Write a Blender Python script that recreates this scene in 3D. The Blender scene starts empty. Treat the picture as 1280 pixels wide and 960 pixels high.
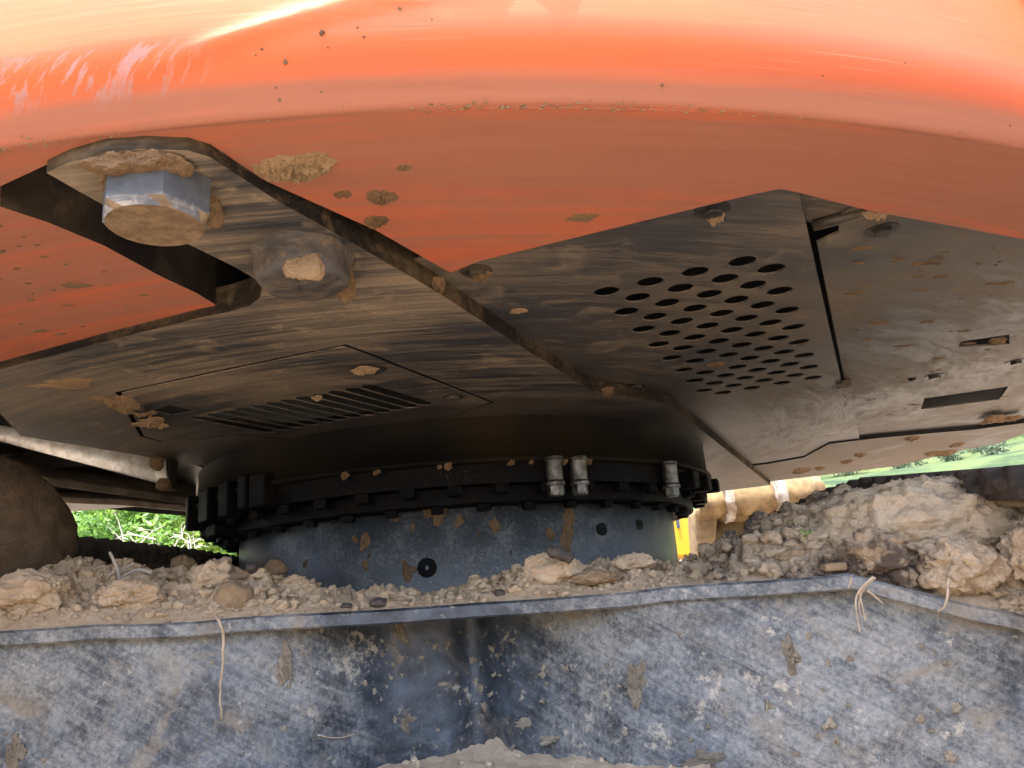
import bpy, bmesh, math, random
import numpy as np
from mathutils import Vector, Matrix
from mathutils.geometry import delaunay_2d_cdt

rng = np.random.default_rng(7); random.seed(7)
scene = bpy.context.scene
COL = scene.collection
ZO = 0.97; RC = 4.285      # counterweight underside height and tail radius (working units)
S = 0.4            # metres per working unit
CAMZ = 0.64        # camera height above the ground (m)
GZ = -CAMZ / S     # ground level in working units

# ---------------------------------------------------------------- camera
RT = np.array([0.90846496, 0.41139497, -0.07379425])
UP = np.array([0.17475248, -0.21348392, 0.96118999])
FW = np.array([-0.37967484, 0.88610315, 0.26583495])
cam = bpy.data.cameras.new('camera'); camo = bpy.data.objects.new('camera', cam); COL.objects.link(camo)
cam.sensor_width = 36; cam.lens = 28.29; cam.clip_start = 0.02; cam.clip_end = 3000
camo.matrix_world = Matrix(((RT[0], UP[0], -FW[0], 0), (RT[1], UP[1], -FW[1], 0), (RT[2], UP[2], -FW[2], CAMZ), (0, 0, 0, 1)))
scene.camera = camo
# ---------------------------------------------------------------- light
SUN_EL = math.radians(78); SUN_AZ = math.radians(188)      # azimuth of the sun, measured from +Y clockwise
sd = Vector((math.sin(SUN_AZ) * math.cos(SUN_EL), math.cos(SUN_AZ) * math.cos(SUN_EL), math.sin(SUN_EL)))
w = bpy.data.worlds.new('World'); scene.world = w; w.use_nodes = True
wt = w.node_tree; wt.nodes.clear()
sky = wt.nodes.new('ShaderNodeTexSky'); sky.sky_type = 'NISHITA'; sky.sun_disc = False
sky.sun_elevation = SUN_EL; sky.sun_rotation = SUN_AZ; sky.dust_density = 4.0; sky.air_density = 0.8; sky.ozone_density = 0.6
bg = wt.nodes.new('ShaderNodeBackground'); bg.inputs['Strength'].default_value = 0.15
wo = wt.nodes.new('ShaderNodeOutputWorld')
wt.links.new(sky.outputs[0], bg.inputs[0]); wt.links.new(bg.outputs[0], wo.inputs[0])
sl = bpy.data.lights.new('sun', 'SUN'); sl.energy = 2.0; sl.angle = math.radians(0.5); sl.color = (1, 0.95, 0.87)
so = bpy.data.objects.new('sun', sl); COL.objects.link(so)
so.rotation_euler = sd.to_track_quat('Z', 'Y').to_euler(); so.location = (0, 0, 30)
scene.view_settings.view_transform = 'Standard'; scene.view_settings.look = 'None'
scene.view_settings.exposure = 3.2; scene.view_settings.gamma = 1
scene.render.engine = 'CYCLES'; scene.cycles.use_denoising = True
scene.cycles.max_bounces = 6; scene.cycles.diffuse_bounces = 5; scene.cycles.caustics_reflective = False
scene.cycles.use_adaptive_sampling = True; scene.cycles.adaptive_threshold = 0.02

# ---------------------------------------------------------------- measuring helpers
F = 1006.0
def ray(px, py):
    return RT * (px - 640) / F - UP * (py - 480) / F + FW
def bp(px, py, z):                   # point at height z (units above eye level)
    r = ray(px, py); return r * (z / r[2])
FH = np.array([-0.394, 0.919]); RH = np.array([0.919, 0.394])
def gp(a, b, z):                     # undercarriage frame: a to the right, b straight ahead, z up
    return np.array([a * RH[0] + b * FH[0], a * RH[1] + b * FH[1], z])
TAN = 0.0768
def hor(px): return 722.4 + (1107 - px) * TAN
def at(px, py, d):                   # point at forward distance d
    return ray(px, py) * d
def hp(px, d, z):                    # column px, forward distance d, height z
    r = ray(px, hor(px)); p = r * d; return np.array([p[0], p[1], z])
C = np.array([-2.64, 5.05])          # slew axis
def W(p):
    p = np.asarray(p, float); return p * S + np.array([0, 0, CAMZ])

# ---------------------------------------------------------------- noise (numpy)
def _h(i, j, k, s):
    n = (i.astype(np.int64) * 374761393 + j.astype(np.int64) * 668265263 + k.astype(np.int64) * 2147483647 + s * 1274126177) & 0xffffffff
    n = ((n ^ (n >> 13)) * 1274126177) & 0xffffffff
    n = ((n ^ (n >> 16)) * 2246822519) & 0xffffffff
    return ((n ^ (n >> 15)) & 0xffffff) / float(0xffffff)
def vnoise(p, s=0):
    p = np.asarray(p, float); i = np.floor(p).astype(np.int64); f = p - i; f = f * f * (3 - 2 * f)
    o = 0
    for dx in (0, 1):
        for dy in (0, 1):
            for dz in (0, 1):
                wgt = (f[..., 0] if dx else 1 - f[..., 0]) * (f[..., 1] if dy else 1 - f[..., 1]) * (f[..., 2] if dz else 1 - f[..., 2])
                o = o + wgt * _h(i[..., 0] + dx, i[..., 1] + dy, i[..., 2] + dz, s)
    return o * 2 - 1
def fbm(p, oct=4, s=0, gain=0.5):
    p = np.asarray(p, float); o = 0; a = 1
    for k in range(oct):
        o = o + a * vnoise(p * 2.03 ** k + 17.3 * k, s + k); a *= gain
    return o

TS = math.atan2(0.90 - C[1], -0.97 - C[0]) - 0.018            # where the slanting shoulder of the counterweight starts
# ---------------------------------------------------------------- material helpers
class NT:
    def __init__(s, name):
        s.m = bpy.data.materials.new(name); s.m.use_nodes = True; s.t = s.m.node_tree; s.t.nodes.clear()
        s.out = s.t.nodes.new('ShaderNodeOutputMaterial'); s.b = s.t.nodes.new('ShaderNodeBsdfPrincipled')
        s.t.links.new(s.b.outputs[0], s.out.inputs[0])
        g = s.t.nodes.new('ShaderNodeNewGeometry'); s.pos = g.outputs['Position']; s.nrm = g.outputs['Normal']
    def put(s, sock, v):
        if hasattr(v, 'is_output'): s.t.links.new(v, sock)
        elif isinstance(v, (tuple, list)): sock.default_value = (*v, 1) if (len(v) == 3 and len(sock.default_value) == 4) else v
        else: sock.default_value = v
    def mth(s, op, a, b=0.0, c=None):
        n = s.t.nodes.new('ShaderNodeMath'); n.operation = op; s.put(n.inputs[0], a); s.put(n.inputs[1], b)
        if c is not None: s.put(n.inputs[2], c)
        return n.outputs[0]
    def vm(s, op, a, b):
        n = s.t.nodes.new('ShaderNodeVectorMath'); n.operation = op; s.put(n.inputs[0], a); s.put(n.inputs[1], b); return n.outputs[0]
    def sep(s, v):
        n = s.t.nodes.new('ShaderNodeSeparateXYZ'); s.put(n.inputs[0], v); return n.outputs
    def comb(s, x, y, z):
        n = s.t.nodes.new('ShaderNodeCombineXYZ')
        for i, v in enumerate((x, y, z)): s.put(n.inputs[i], v)
        return n.outputs[0]
    def noise(s, v, sc, det=4, ro=0.55, dist=0.0):
        n = s.t.nodes.new('ShaderNodeTexNoise'); s.put(n.inputs['Vector'], v); n.inputs['Scale'].default_value = sc
        n.inputs['Detail'].default_value = det; n.inputs['Roughness'].default_value = ro; n.inputs['Distortion'].default_value = dist
        return n.outputs['Fac']
    def vor(s, v, sc, feat='F1', rnd=1.0):
        n = s.t.nodes.new('ShaderNodeTexVoronoi'); s.put(n.inputs['Vector'], v); n.inputs['Scale'].default_value = sc
        n.feature = feat; n.inputs['Randomness'].default_value = rnd; return n.outputs['Distance']
    def ramp(s, f, lo, hi, a=0.0, b=1.0):
        n = s.t.nodes.new('ShaderNodeMapRange'); n.interpolation_type = 'SMOOTHSTEP'; s.put(n.inputs[0], f)
        for i, v in ((1, lo), (2, hi), (3, a), (4, b)): n.inputs[i].default_value = v
        return n.outputs[0]
    def mix(s, f, a, b):
        n = s.t.nodes.new('ShaderNodeMix'); n.data_type = 'RGBA'; s.put(n.inputs[0], f); s.put(n.inputs[6], a); s.put(n.inputs[7], b); return n.outputs[2]
    def polar(s, kr, kt):            # rings round the slew axis: scuffs from slewing over soil
        if not hasattr(s, 'r'):
            d = s.vm('SUBTRACT', s.pos, (C[0] * S, C[1] * S, 0)); x, y, z = s.sep(d); s.z_ = z
            s.r = s.mth('SQRT', s.mth('ADD', s.mth('MULTIPLY', x, x), s.mth('MULTIPLY', y, y))); s.th = s.mth('ARCTAN2', y, x)
        return s.vm('MULTIPLY', s.comb(s.r, s.th, s.z_), (kr, kt, kr))
    def bump(s, h, st=0.3, dist=0.01):
        n = s.t.nodes.new('ShaderNodeBump'); n.inputs['Strength'].default_value = st; n.inputs['Distance'].default_value = dist
        s.put(n.inputs['Height'], h); s.t.links.new(n.outputs[0], s.b.inputs['Normal'])
    def fin(s, col, rough=0.6, metal=0.0, spec=0.5):
        s.put(s.b.inputs['Base Color'], col); s.put(s.b.inputs['Roughness'], rough); s.put(s.b.inputs['Metallic'], metal)
        s.b.inputs['Specular IOR Level'].default_value = spec; return s.m

def m_orange():
    n = NT('orange_paint')
    st = n.noise(n.polar(28, 1.5), 1.0, 4, 0.62); st2 = n.noise(n.polar(95, 5), 1.0, 3, 0.62); bl = n.noise(n.pos, 5, 3, 0.6)
    x, y, z = n.sep(n.pos)
    z1 = CAMZ + ZO * S
    under = n.ramp(z, z1 + 0.004, z1 + 0.018, 1, 0)                   # splash dust clings below the rounded lip
    bev = n.mth('MULTIPLY', n.ramp(n.mth('ADD', z, n.mth('MULTIPLY', st, 0.03)), z1 + 0.028, z1 + 0.05, 1, 0), n.mth('SUBTRACT', 1, under))
    dust = n.mth('ADD', n.mth('MULTIPLY', n.ramp(st, 0.30, 0.66), 0.36), n.mth('MULTIPLY', n.ramp(st2, 0.42, 0.72), 0.20))
    dust = n.mth('MULTIPLY', dust, n.mth('ADD', 0.62, n.mth('MULTIPLY', under, 0.6)))
    dust = n.mth('ADD', dust, n.mth('MULTIPLY', bev, n.ramp(n.noise(n.polar(16, 2.2), 1.0, 3), 0.34, 0.6, 0.35, 0.75)))
    dust = n.mth('MINIMUM', n.mth('ADD', dust, n.mth('MULTIPLY', under, n.ramp(bl, 0.3, 0.7, 0.30, 0.55))), 0.94)
    dust = n.mth('MINIMUM', n.mth('ADD', dust, n.mth('MULTIPLY', n.mth('MULTIPLY', under, n.ramp(n.r, (RC - 0.5) * S, (RC - 0.12) * S)), 0.3)), 0.93)
    paint = n.mix(n.ramp(bl, 0.3, 0.7), (0.56, 0.098, 0.018), (0.52, 0.08, 0.02))
    film = n.mth('MULTIPLY', n.ramp(n.mth('ADD', z, n.mth('MULTIPLY', st, 0.022)), z1 + 0.043, z1 + 0.056), n.ramp(n.noise(n.polar(40, 3), 1, 3, 0.6), 0.3, 0.7, 0.25, 0.6))
    paint = n.mix(film, paint, (0.37, 0.112, 0.034))
    sc = n.noise(n.comb(n.mth('ADD', n.mth('MULTIPLY', x, 90), n.mth('MULTIPLY', z, -140)), n.mth('MULTIPLY', x, 14), n.mth('MULTIPLY', z, 40)), 1.0, 4, 0.72)
    area = n.mth('MULTIPLY', n.ramp(n.mth('ABSOLUTE', n.mth('SUBTRACT', n.th, TS - 0.045)), 0.03, 0.075, 1, 0), n.mth('MULTIPLY', n.ramp(z, z1 + 0.003, z1 + 0.012), n.ramp(z, z1 + 0.036, z1 + 0.052, 1, 0)))
    paint = n.mix(n.mth('MULTIPLY', n.mth('MULTIPLY', n.ramp(sc, 0.50, 0.62), area), 0.75), paint, (0.34, 0.24, 0.25))
    hair = n.mth('MULTIPLY', n.ramp(n.noise(n.polar(420, 7), 1.0, 2, 0.5), 0.64, 0.72), n.ramp(bl, 0.35, 0.65, 0.05, 0.4)); paint = n.mix(hair, paint, (0.5, 0.27, 0.17))
    col = n.mix(dust, paint, n.mix(st2, (0.215, 0.082, 0.052), (0.29, 0.125, 0.08)))
    n.bump(st2, 0.10, 0.003)
    return n.fin(col, n.mth('ADD', 0.48, n.mth('MULTIPLY', dust, 0.45)), 0, 0.35)
def m_plate(name, base=(0.03, 0.032, 0.038), dust=(0.30, 0.2, 0.11), amt=0.6, lo=0.42, hi=0.68, kr=30, kt=1.4, rough=0.5, metal=0.0):
    n = NT(name)
    st = n.noise(n.polar(kr, kt), 1.0, 4, 0.66, 0.3); st2 = n.noise(n.polar(kr * 4, kt * 3.2), 1.0, 3, 0.68)
    big = n.noise(n.pos, 3.6, 2, 0.5); pat = n.noise(n.pos, 13, 4, 0.7, 0.6); fine = n.noise(n.pos, 140, 2, 0.6)
    d = n.mth('MULTIPLY', n.ramp(n.mth('ADD', n.mth('ADD', n.mth('MULTIPLY', st, 0.42), n.mth('MULTIPLY', st2, 0.24)), n.mth('MULTIPLY', big, 0.38)), lo, hi), amt)
    d = n.mth('ADD', d, n.mth('MULTIPLY', n.ramp(st2, 0.5, 0.68), 0.14)); d = n.mth('ADD', d, n.mth('MULTIPLY', n.ramp(pat, 0.55, 0.68), 0.45))
    d = n.mth('MINIMUM', n.mth('MULTIPLY', d, n.ramp(n.r, 1.62 * S, 2.35 * S, 0.2, 1.0)), 0.95)
    b = n.mix(n.ramp(big, 0.35, 0.65), base, (base[0] * 1.5 + 0.01, base[1] * 1.35 + 0.006, base[2] * 1.2))
    dc = n.mix(fine, tuple(v * 0.7 for v in dust), tuple(min(1, v * 1.3) for v in dust))
    n.bump(st2, 0.2, 0.005)
    return n.fin(n.mix(d, b, dc), n.mth('ADD', rough, n.mth('MULTIPLY', d, 0.9 - rough)), metal)
def m_carbody():
    n = NT('blue_grey_frame_paint'); x, y, z = n.sep(n.pos)
    a = n.mth('ADD', n.mth('MULTIPLY', x, float(RH[0])), n.mth('MULTIPLY', y, float(RH[1])))     # along the frame
    big = n.noise(n.pos, 5.5, 3, 0.6, 0.5); mid = n.noise(n.pos, 24, 5, 0.72, 0.4); fine = n.noise(n.pos, 150, 4, 0.78)
    sv = n.comb(n.mth('ADD', n.mth('MULTIPLY', a, 8), n.mth('MULTIPLY', z, 12)), 0, n.mth('ADD', n.mth('MULTIPLY', z, 70), n.mth('MULTIPLY', a, 42)))
    scr = n.noise(sv, 1.0, 4, 0.7, 1.2)
    less = n.ramp(n.mth('ABSOLUTE', n.mth('ADD', a, 0.13)), 0.06, 0.2, 1, 0)                   # less grey mixed over the blue around the hollow
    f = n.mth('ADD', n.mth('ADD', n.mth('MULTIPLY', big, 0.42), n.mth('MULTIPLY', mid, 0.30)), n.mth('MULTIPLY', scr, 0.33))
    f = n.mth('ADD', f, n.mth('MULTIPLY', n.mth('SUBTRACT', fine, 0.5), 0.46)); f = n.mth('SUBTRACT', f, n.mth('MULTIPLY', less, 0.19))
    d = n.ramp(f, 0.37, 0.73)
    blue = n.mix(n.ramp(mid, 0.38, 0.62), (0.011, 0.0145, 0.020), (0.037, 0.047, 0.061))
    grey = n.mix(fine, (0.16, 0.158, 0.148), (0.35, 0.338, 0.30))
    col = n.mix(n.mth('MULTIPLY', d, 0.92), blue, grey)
    bn = n.ramp(n.noise(n.pos, 9, 5, 0.68, 1.0), 0.52, 0.70)
    col = n.mix(n.mth('MULTIPLY', bn, 0.7), col, n.mix(fine, (0.13, 0.10, 0.068), (0.26, 0.205, 0.145)))
    sp = n.ramp(n.mth('ADD', n.mth('MULTIPLY', n.noise(n.pos, 95, 4, 0.7), 0.6), n.mth('MULTIPLY', n.noise(n.pos, 16, 2), 0.45)), 0.60, 0.70)
    col = n.mix(n.mth('MULTIPLY', sp, 0.65), col, (0.42, 0.36, 0.27))
    n.bump(fine, 0.35, 0.004)
    return n.fin(col, n.mth('ADD', 0.45, n.mth('MULTIPLY', d, 0.45)))
def m_drum():
    n = NT('blue_black_pedestal_paint'); fine = n.noise(n.pos, 140, 5, 0.75); mid = n.noise(n.pos, 14, 5, 0.65)
    d = n.ramp(n.mth('ADD', n.mth('MULTIPLY', mid, 0.55), n.mth('MULTIPLY', fine, 0.5)), 0.46, 0.72)
    col = n.mix(n.mth('MULTIPLY', d, 0.55), (0.022, 0.027, 0.034), (0.22, 0.23, 0.235))
    v = n.vor(n.pos, 160); sp = n.mth('MULTIPLY', n.ramp(v, 0.12, 0.26, 1, 0), n.ramp(n.noise(n.pos, 11, 3), 0.5, 0.62))
    col = n.mix(n.mth('MULTIPLY', sp, 0.7), col, (0.36, 0.29, 0.2)); n.bump(fine, 0.3, 0.003)
    return n.fin(col, n.mth('ADD', 0.3, n.mth('MULTIPLY', d, 0.3)))
def m_grease():
    n = NT('greasy_black_steel'); mid = n.noise(n.pos, 20, 5, 0.65); fine = n.noise(n.pos, 150, 3, 0.7)
    v = n.vor(n.pos, 120); sp = n.mth('MULTIPLY', n.ramp(v, 0.1, 0.24, 1, 0), n.ramp(n.noise(n.pos, 9, 3), 0.52, 0.62))
    col = n.mix(n.ramp(mid, 0.4, 0.7), (0.003, 0.003, 0.004), (0.010, 0.008, 0.007)); col = n.mix(n.mth('MULTIPLY', sp, 0.25), col, (0.2, 0.15, 0.09))
    n.bump(n.mth('ADD', mid, fine), 0.3, 0.004); return n.fin(col, n.ramp(mid, 0.3, 0.7, 0.4, 0.75), 0, 0.06)
def m_soil(name, c1, c2, c3, moist=0.35, dk=(0.075, 0.05, 0.033), th=0.54):
    n = NT(name); big = n.noise(n.pos, 7, 4, 0.6); mid = n.noise(n.pos, 45, 5, 0.7); fine = n.noise(n.pos, 330, 4, 0.75)
    col = n.mix(n.ramp(mid, 0.35, 0.65), c1, c2); col = n.mix(n.mth('MULTIPLY', n.ramp(fine, 0.52, 0.75), 0.6), col, c3)
    m = n.mth('MULTIPLY', n.ramp(n.mth('ADD', n.mth('MULTIPLY', big, 0.65), n.mth('MULTIPLY', mid, 0.4)), th, th + 0.1), moist)
    col = n.mix(m, col, dk); n.bump(n.mth('ADD', n.mth('MULTIPLY', mid, 0.6), fine), 0.9, 0.009)
    return n.fin(col, 0.95, 0, 0.15)
def m_simple(name, c, c2=None, sc=20, rough=0.6, metal=0.0, bump=0.0):
    n = NT(name)
    f = n.noise(n.pos, sc, 5, 0.65)
    if bump: n.bump(f, bump, 0.005)
    return n.fin(n.mix(n.ramp(f, 0.32, 0.68), c, c2 or c), rough, metal)

M = {}
M['orange'] = m_orange()
M['plate'] = m_plate('scuffed_frame_steel', (0.021, 0.0225, 0.028), (0.235, 0.178, 0.118), 0.85, 0.40, 0.66, 55, 3)
M['cover'] = m_plate('scuffed_cover_steel', (0.033, 0.033, 0.037), (0.17, 0.130, 0.090), 0.6, 0.45, 0.68, 45, 6)
M['side'] = m_plate('dusty_side_cover_steel', (0.036, 0.035, 0.036), (0.145, 0.115, 0.084), 0.75, 0.42, 0.66, 16, 7)
M['sill'] = m_plate('muddy_sill_steel', (0.034, 0.030, 0.027), (0.15, 0.114, 0.080), 0.9, 0.36, 0.6, 20, 8)
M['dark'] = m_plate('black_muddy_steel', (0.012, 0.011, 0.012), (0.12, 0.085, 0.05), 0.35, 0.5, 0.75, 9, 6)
M['edge'] = m_plate('muddy_plate_edge', (0.014, 0.013, 0.013), (0.12, 0.086, 0.052), 0.6, 0.45, 0.65, 25, 12, 0.9)
M['edge'].node_tree.nodes['Principled BSDF'].inputs['Specular IOR Level'].default_value = 0.05
M['skirt'] = m_plate('black_bearing_skirt_paint', (0.005, 0.005, 0.0055), (0.022, 0.016, 0.011), 0.3, 0.45, 0.7, 9, 1.0, 0.65)
M['skirt'].node_tree.nodes['Principled BSDF'].inputs['Specular IOR Level'].default_value = 0.06
M['hole'] = m_simple('bay_and_gap_shade', (0.004, 0.004, 0.005), rough=0.9)  # near-black stands in for the darkness behind openings and in gaps
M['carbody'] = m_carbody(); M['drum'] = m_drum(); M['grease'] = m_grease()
M['soil'] = m_soil('dry_sandy_soil', (0.56, 0.39, 0.235), (0.68, 0.51, 0.335), (0.78, 0.65, 0.49), 0.4, (0.16, 0.10, 0.055))
M['soil_grey'] = m_soil('grey_brown_clay', (0.42, 0.30, 0.19), (0.66, 0.50, 0.335), (0.78, 0.65, 0.49), 0.94, (0.085, 0.060, 0.048), 0.505)
M['clay'] = m_soil('pale_crusty_clay', (0.52, 0.38, 0.24), (0.68, 0.52, 0.35), (0.80, 0.67, 0.51), 0.9, (0.10, 0.07, 0.055), 0.535)
M['mud'] = m_soil('caked_brown_mud', (0.20, 0.125, 0.068), (0.28, 0.18, 0.10), (0.33, 0.23, 0.14), 0.5)
M['mudlight'] = m_soil('dried_tan_mud', (0.34, 0.225, 0.125), (0.42, 0.29, 0.17), (0.5, 0.38, 0.25), 0.2)
M['muddark'] = m_soil('dark_peaty_mud', (0.055, 0.04, 0.03), (0.11, 0.08, 0.055), (0.25, 0.18, 0.12), 0.4, (0.03, 0.022, 0.018))
M['mudblock'] = m_soil('damp_brown_mud', (0.075, 0.05, 0.03), (0.115, 0.077, 0.045), (0.17, 0.115, 0.07), 0.5)
M['splat'] = m_soil('pale_dried_splatter', (0.34, 0.28, 0.205), (0.44, 0.37, 0.28), (0.52, 0.45, 0.35), 0.2)
M['fansand'] = m_soil('pale_warm_sand', (0.66, 0.50, 0.33), (0.76, 0.60, 0.42), (0.82, 0.70, 0.53), 0.15)
M['wallmud'] = m_soil('thin_dried_mud_film', (0.24, 0.195, 0.145), (0.34, 0.28, 0.205), (0.42, 0.36, 0.28), 0.1)
M['silver'] = m_simple('worn_bright_steel', (0.72, 0.71, 0.70), (0.45, 0.42, 0.38), 45, 0.4, 0.25, 0.2)
M['nut'] = m_simple('bare_steel_bolt', (0.19, 0.18, 0.17), (0.05, 0.045, 0.04), 50, 0.42, 0.8, 0.3)
M['beam'] = m_simple('weathered_beam_steel', (0.40, 0.34, 0.28), (0.2, 0.165, 0.13), 14, 0.7, 0.0, 0.3)
M['track'] = m_soil('muddy_track_steel', (0.06, 0.045, 0.036), (0.11, 0.082, 0.062), (0.2, 0.16, 0.12), 0.5, (0.02, 0.017, 0.015))
M['root'] = m_simple('dry_root', (0.30, 0.225, 0.15), (0.42, 0.33, 0.235), 60, 0.8)
M['bark'] = m_simple('black_bark', (0.02, 0.015, 0.012), (0.06, 0.045, 0.035), 80, 0.8, 0, 0.5)
def m_bolt():
    n = NT('scraped_bolt_steel'); x, y, z = n.sep(n.pos); nz = n.sep(n.nrm)[2]
    side = n.ramp(n.mth('ABSOLUTE', nz), 0.3, 0.7, 1, 0); f = n.noise(n.pos, 60, 5, 0.7)
    worn = n.mth('MULTIPLY', side, n.ramp(n.mth('ADD', z, n.mth('MULTIPLY', f, 0.02)), CAMZ + 0.895 * S, CAMZ + 0.872 * S))
    col = n.mix(n.ramp(f, 0.35, 0.65), (0.12, 0.082, 0.05), (0.20, 0.14, 0.085)); col = n.mix(side, col, n.mix(f, (0.02, 0.025, 0.035), (0.10, 0.10, 0.10)))
    worn = n.mth('MULTIPLY', worn, n.ramp(n.noise(n.pos, 38, 4, 0.7), 0.36, 0.6, 0.25, 1.0))
    col = n.mix(worn, col, n.mix(n.ramp(n.noise(n.vm('MULTIPLY', n.pos, (30, 30, 260)), 1, 4), 0.4, 0.6), (0.12, 0.125, 0.13), (0.26, 0.225, 0.185)))
    n.bump(f, 0.7, 0.004); return n.fin(col, 0.9, 0.0, 0.15)
M['bolt'] = m_bolt(); M['boltmud'] = m_plate('mud_caked_bolt_steel', (0.035, 0.032, 0.032), (0.17, 0.12, 0.075), 0.75, 0.40, 0.62, 40, 30)

# ---------------------------------------------------------------- mesh helpers
def link(o, parent=None):
    COL.objects.link(o)
    if parent is not None: o.parent = parent
    return o
def wloc(o):
    v = Vector((0, 0, 0))
    while o is not None: v = v + o.location; o = o.parent
    return v
def from_mesh(name, me, mat, parent=None, loc=None):
    """me is in world metres; the object's origin is moved to loc or the centre of its box"""
    n = len(me.vertices); co = np.empty(n * 3); me.vertices.foreach_get('co', co); co = co.reshape(-1, 3)
    c = (co.min(0) + co.max(0)) / 2 if loc is None else np.asarray(loc)
    me.vertices.foreach_set('co', (co - c).ravel()); me.update()
    me.name = name; me.materials.clear()
    for m_ in (mat if isinstance(mat, (list, tuple)) else [mat]): me.materials.append(m_)
    o = bpy.data.objects.new(name, me); link(o, parent)
    o.location = Vector(c) - (wloc(parent) if parent is not None else Vector((0, 0, 0)))
    return o
def mk(name, V, Fc, mat, parent=None, smooth=False, loc=None, mi=None):
    me = bpy.data.meshes.new(name); me.from_pydata([tuple(v) for v in W(V)], [], [tuple(int(i) for i in f) for f in Fc]); me.update()
    bm = bmesh.new(); bm.from_mesh(me); bmesh.ops.recalc_face_normals(bm, faces=bm.faces); bm.to_mesh(me); bm.free()
    if smooth: me.polygons.foreach_set('use_smooth', [True] * len(me.polygons))
    if mi is not None: me.polygons.foreach_set('material_index', mi)
    return from_mesh(name, me, mat, parent, None if loc is None else W(loc))
def tag(o, label=None, cat=None, group=None, kind=None):
    for k, v in (('label', label), ('category', cat), ('group', group), ('kind', kind)):
        if v: o[k] = v
    return o
def empty(name, p):
    o = bpy.data.objects.new(name, None); COL.objects.link(o); o.location = Vector(W(p)); o.empty_display_size = 0.05; return o
def sheet(name, outline, z, t, mat, parent, holes=(), bevel=0.0, loc=None):
    """plate with real holes: outline and holes are xy polygons (working units), underside at z, thickness t upward"""
    pts = []; edges = []
    for pl in [outline] + list(holes):
        o = len(pts); pts += [Vector((float(p[0]), float(p[1]))) for p in pl]; edges += [(o + i, o + (i + 1) % len(pl)) for i in range(len(pl))]
    v2, e2, f2, ov, oe, of = delaunay_2d_cdt(pts, edges, [], 0, 1e-6)
    def inside(p, poly):
        c = False; k = len(poly)
        for i in range(k):
            (x0, y0), (x1, y1) = poly[i][:2], poly[i - 1][:2]
            if (y0 > p[1]) != (y1 > p[1]) and p[0] < (x1 - x0) * (p[1] - y0) / (y1 - y0) + x0: c = not c
        return c
    keep = []
    for f in f2:
        m_ = (sum(v2[i].x for i in f) / 3, sum(v2[i].y for i in f) / 3)
        if inside(m_, outline) and not any(inside(m_, h) for h in holes): keep.append(f)
    f2 = keep
    n = len(v2); V = [(p.x, p.y, z) for p in v2] + [(p.x, p.y, z + t) for p in v2]; Fc = []
    cnt = {}
    for f in f2:
        Fc.append(tuple(f)); Fc.append(tuple(i + n for i in f))
        for a, b in zip(f, list(f[1:]) + [f[0]]): k = (min(a, b), max(a, b)); cnt[k] = cnt.get(k, 0) + 1
    for (a, b), c in cnt.items():
        if c == 1: Fc.append((a, b, b + n, a + n))
    return mk(name, V, Fc, mat, parent)
def pix(pts, z): return [bp(x, y, z)[:2] for x, y in pts]
def ring(r0, r1, z0, z1, n=160, teeth=0, depth=0.0):
    V = []; Fc = []
    th = np.linspace(0, 2 * np.pi, n, endpoint=False)
    for k, t in enumerate(th):
        ro = r1 - (depth if teeth and (k * teeth * 2 // n) % 2 else 0)
        for r, z in ((r0, z0), (ro, z0), (ro, z1), (r0, z1)): V.append((C[0] + r * np.cos(t), C[1] + r * np.sin(t), z))
    for k in range(n):
        a, b = 4 * k, 4 * ((k + 1) % n)
        for i in range(4): Fc.append((a + i, b + i, b + (i + 1) % 4, a + (i + 1) % 4))
    return np.array(V), Fc
def lathe(profile, t0, t1, n, mod=None):
    th = np.linspace(t0, t1, n); V = []; Fc = []; m = len(profile)
    for t in th:
        for r, z in profile:
            dr, dz = mod(t, r, z) if mod else (0, 0)
            V.append((C[0] + (r + dr) * np.cos(t), C[1] + (r + dr) * np.sin(t), z + dz))
    for i in range(n - 1):
        for j in range(m - 1): a = i * m + j; Fc.append((a, a + m, a + m + 1, a + 1))
    return np.array(V), Fc
def box(c, ax, ay, az, h):
    """box: centre, three unit axes, half sizes"""
    c = np.asarray(c, float); V = []
    for sx in (-1, 1):
        for sy in (-1, 1):
            for sz in (-1, 1): V.append(c + np.asarray(ax) * h[0] * sx + np.asarray(ay) * h[1] * sy + np.asarray(az) * h[2] * sz)
    return V, [(0, 1, 3, 2), (4, 6, 7, 5), (0, 4, 5, 1), (2, 3, 7, 6), (0, 2, 6, 4), (1, 5, 7, 3)]
def bevel(o, wd=0.004, seg=2):
    b = o.modifiers.new('edge', 'BEVEL'); b.width = wd; b.segments = seg; b.limit_method = 'ANGLE'; return o
def tube(pts, rad, seg=8):
    pts = [np.asarray(p, float) for p in pts]; V = []; Fc = []; n = len(pts)
    rad = rad if hasattr(rad, '__len__') else [rad] * n
    up = np.array([0.31, 0.2, 0.93])
    for i, p in enumerate(pts):
        t = pts[min(i + 1, n - 1)] - pts[max(i - 1, 0)]; t = t / (np.linalg.norm(t) + 1e-9)
        u = np.cross(t, up); u /= np.linalg.norm(u) + 1e-9; v = np.cross(t, u)
        for k in range(seg): a = 2 * np.pi * k / seg; V.append(p + rad[i] * (u * np.cos(a) + v * np.sin(a)))
    for i in range(n - 1):
        for k in range(seg): a = i * seg + k; b = i * seg + (k + 1) % seg; Fc.append((a, b, b + seg, a + seg))
    Fc.append(tuple(range(seg))); Fc.append(tuple(range((n - 1) * seg, n * seg)))
    return V, Fc
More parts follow.
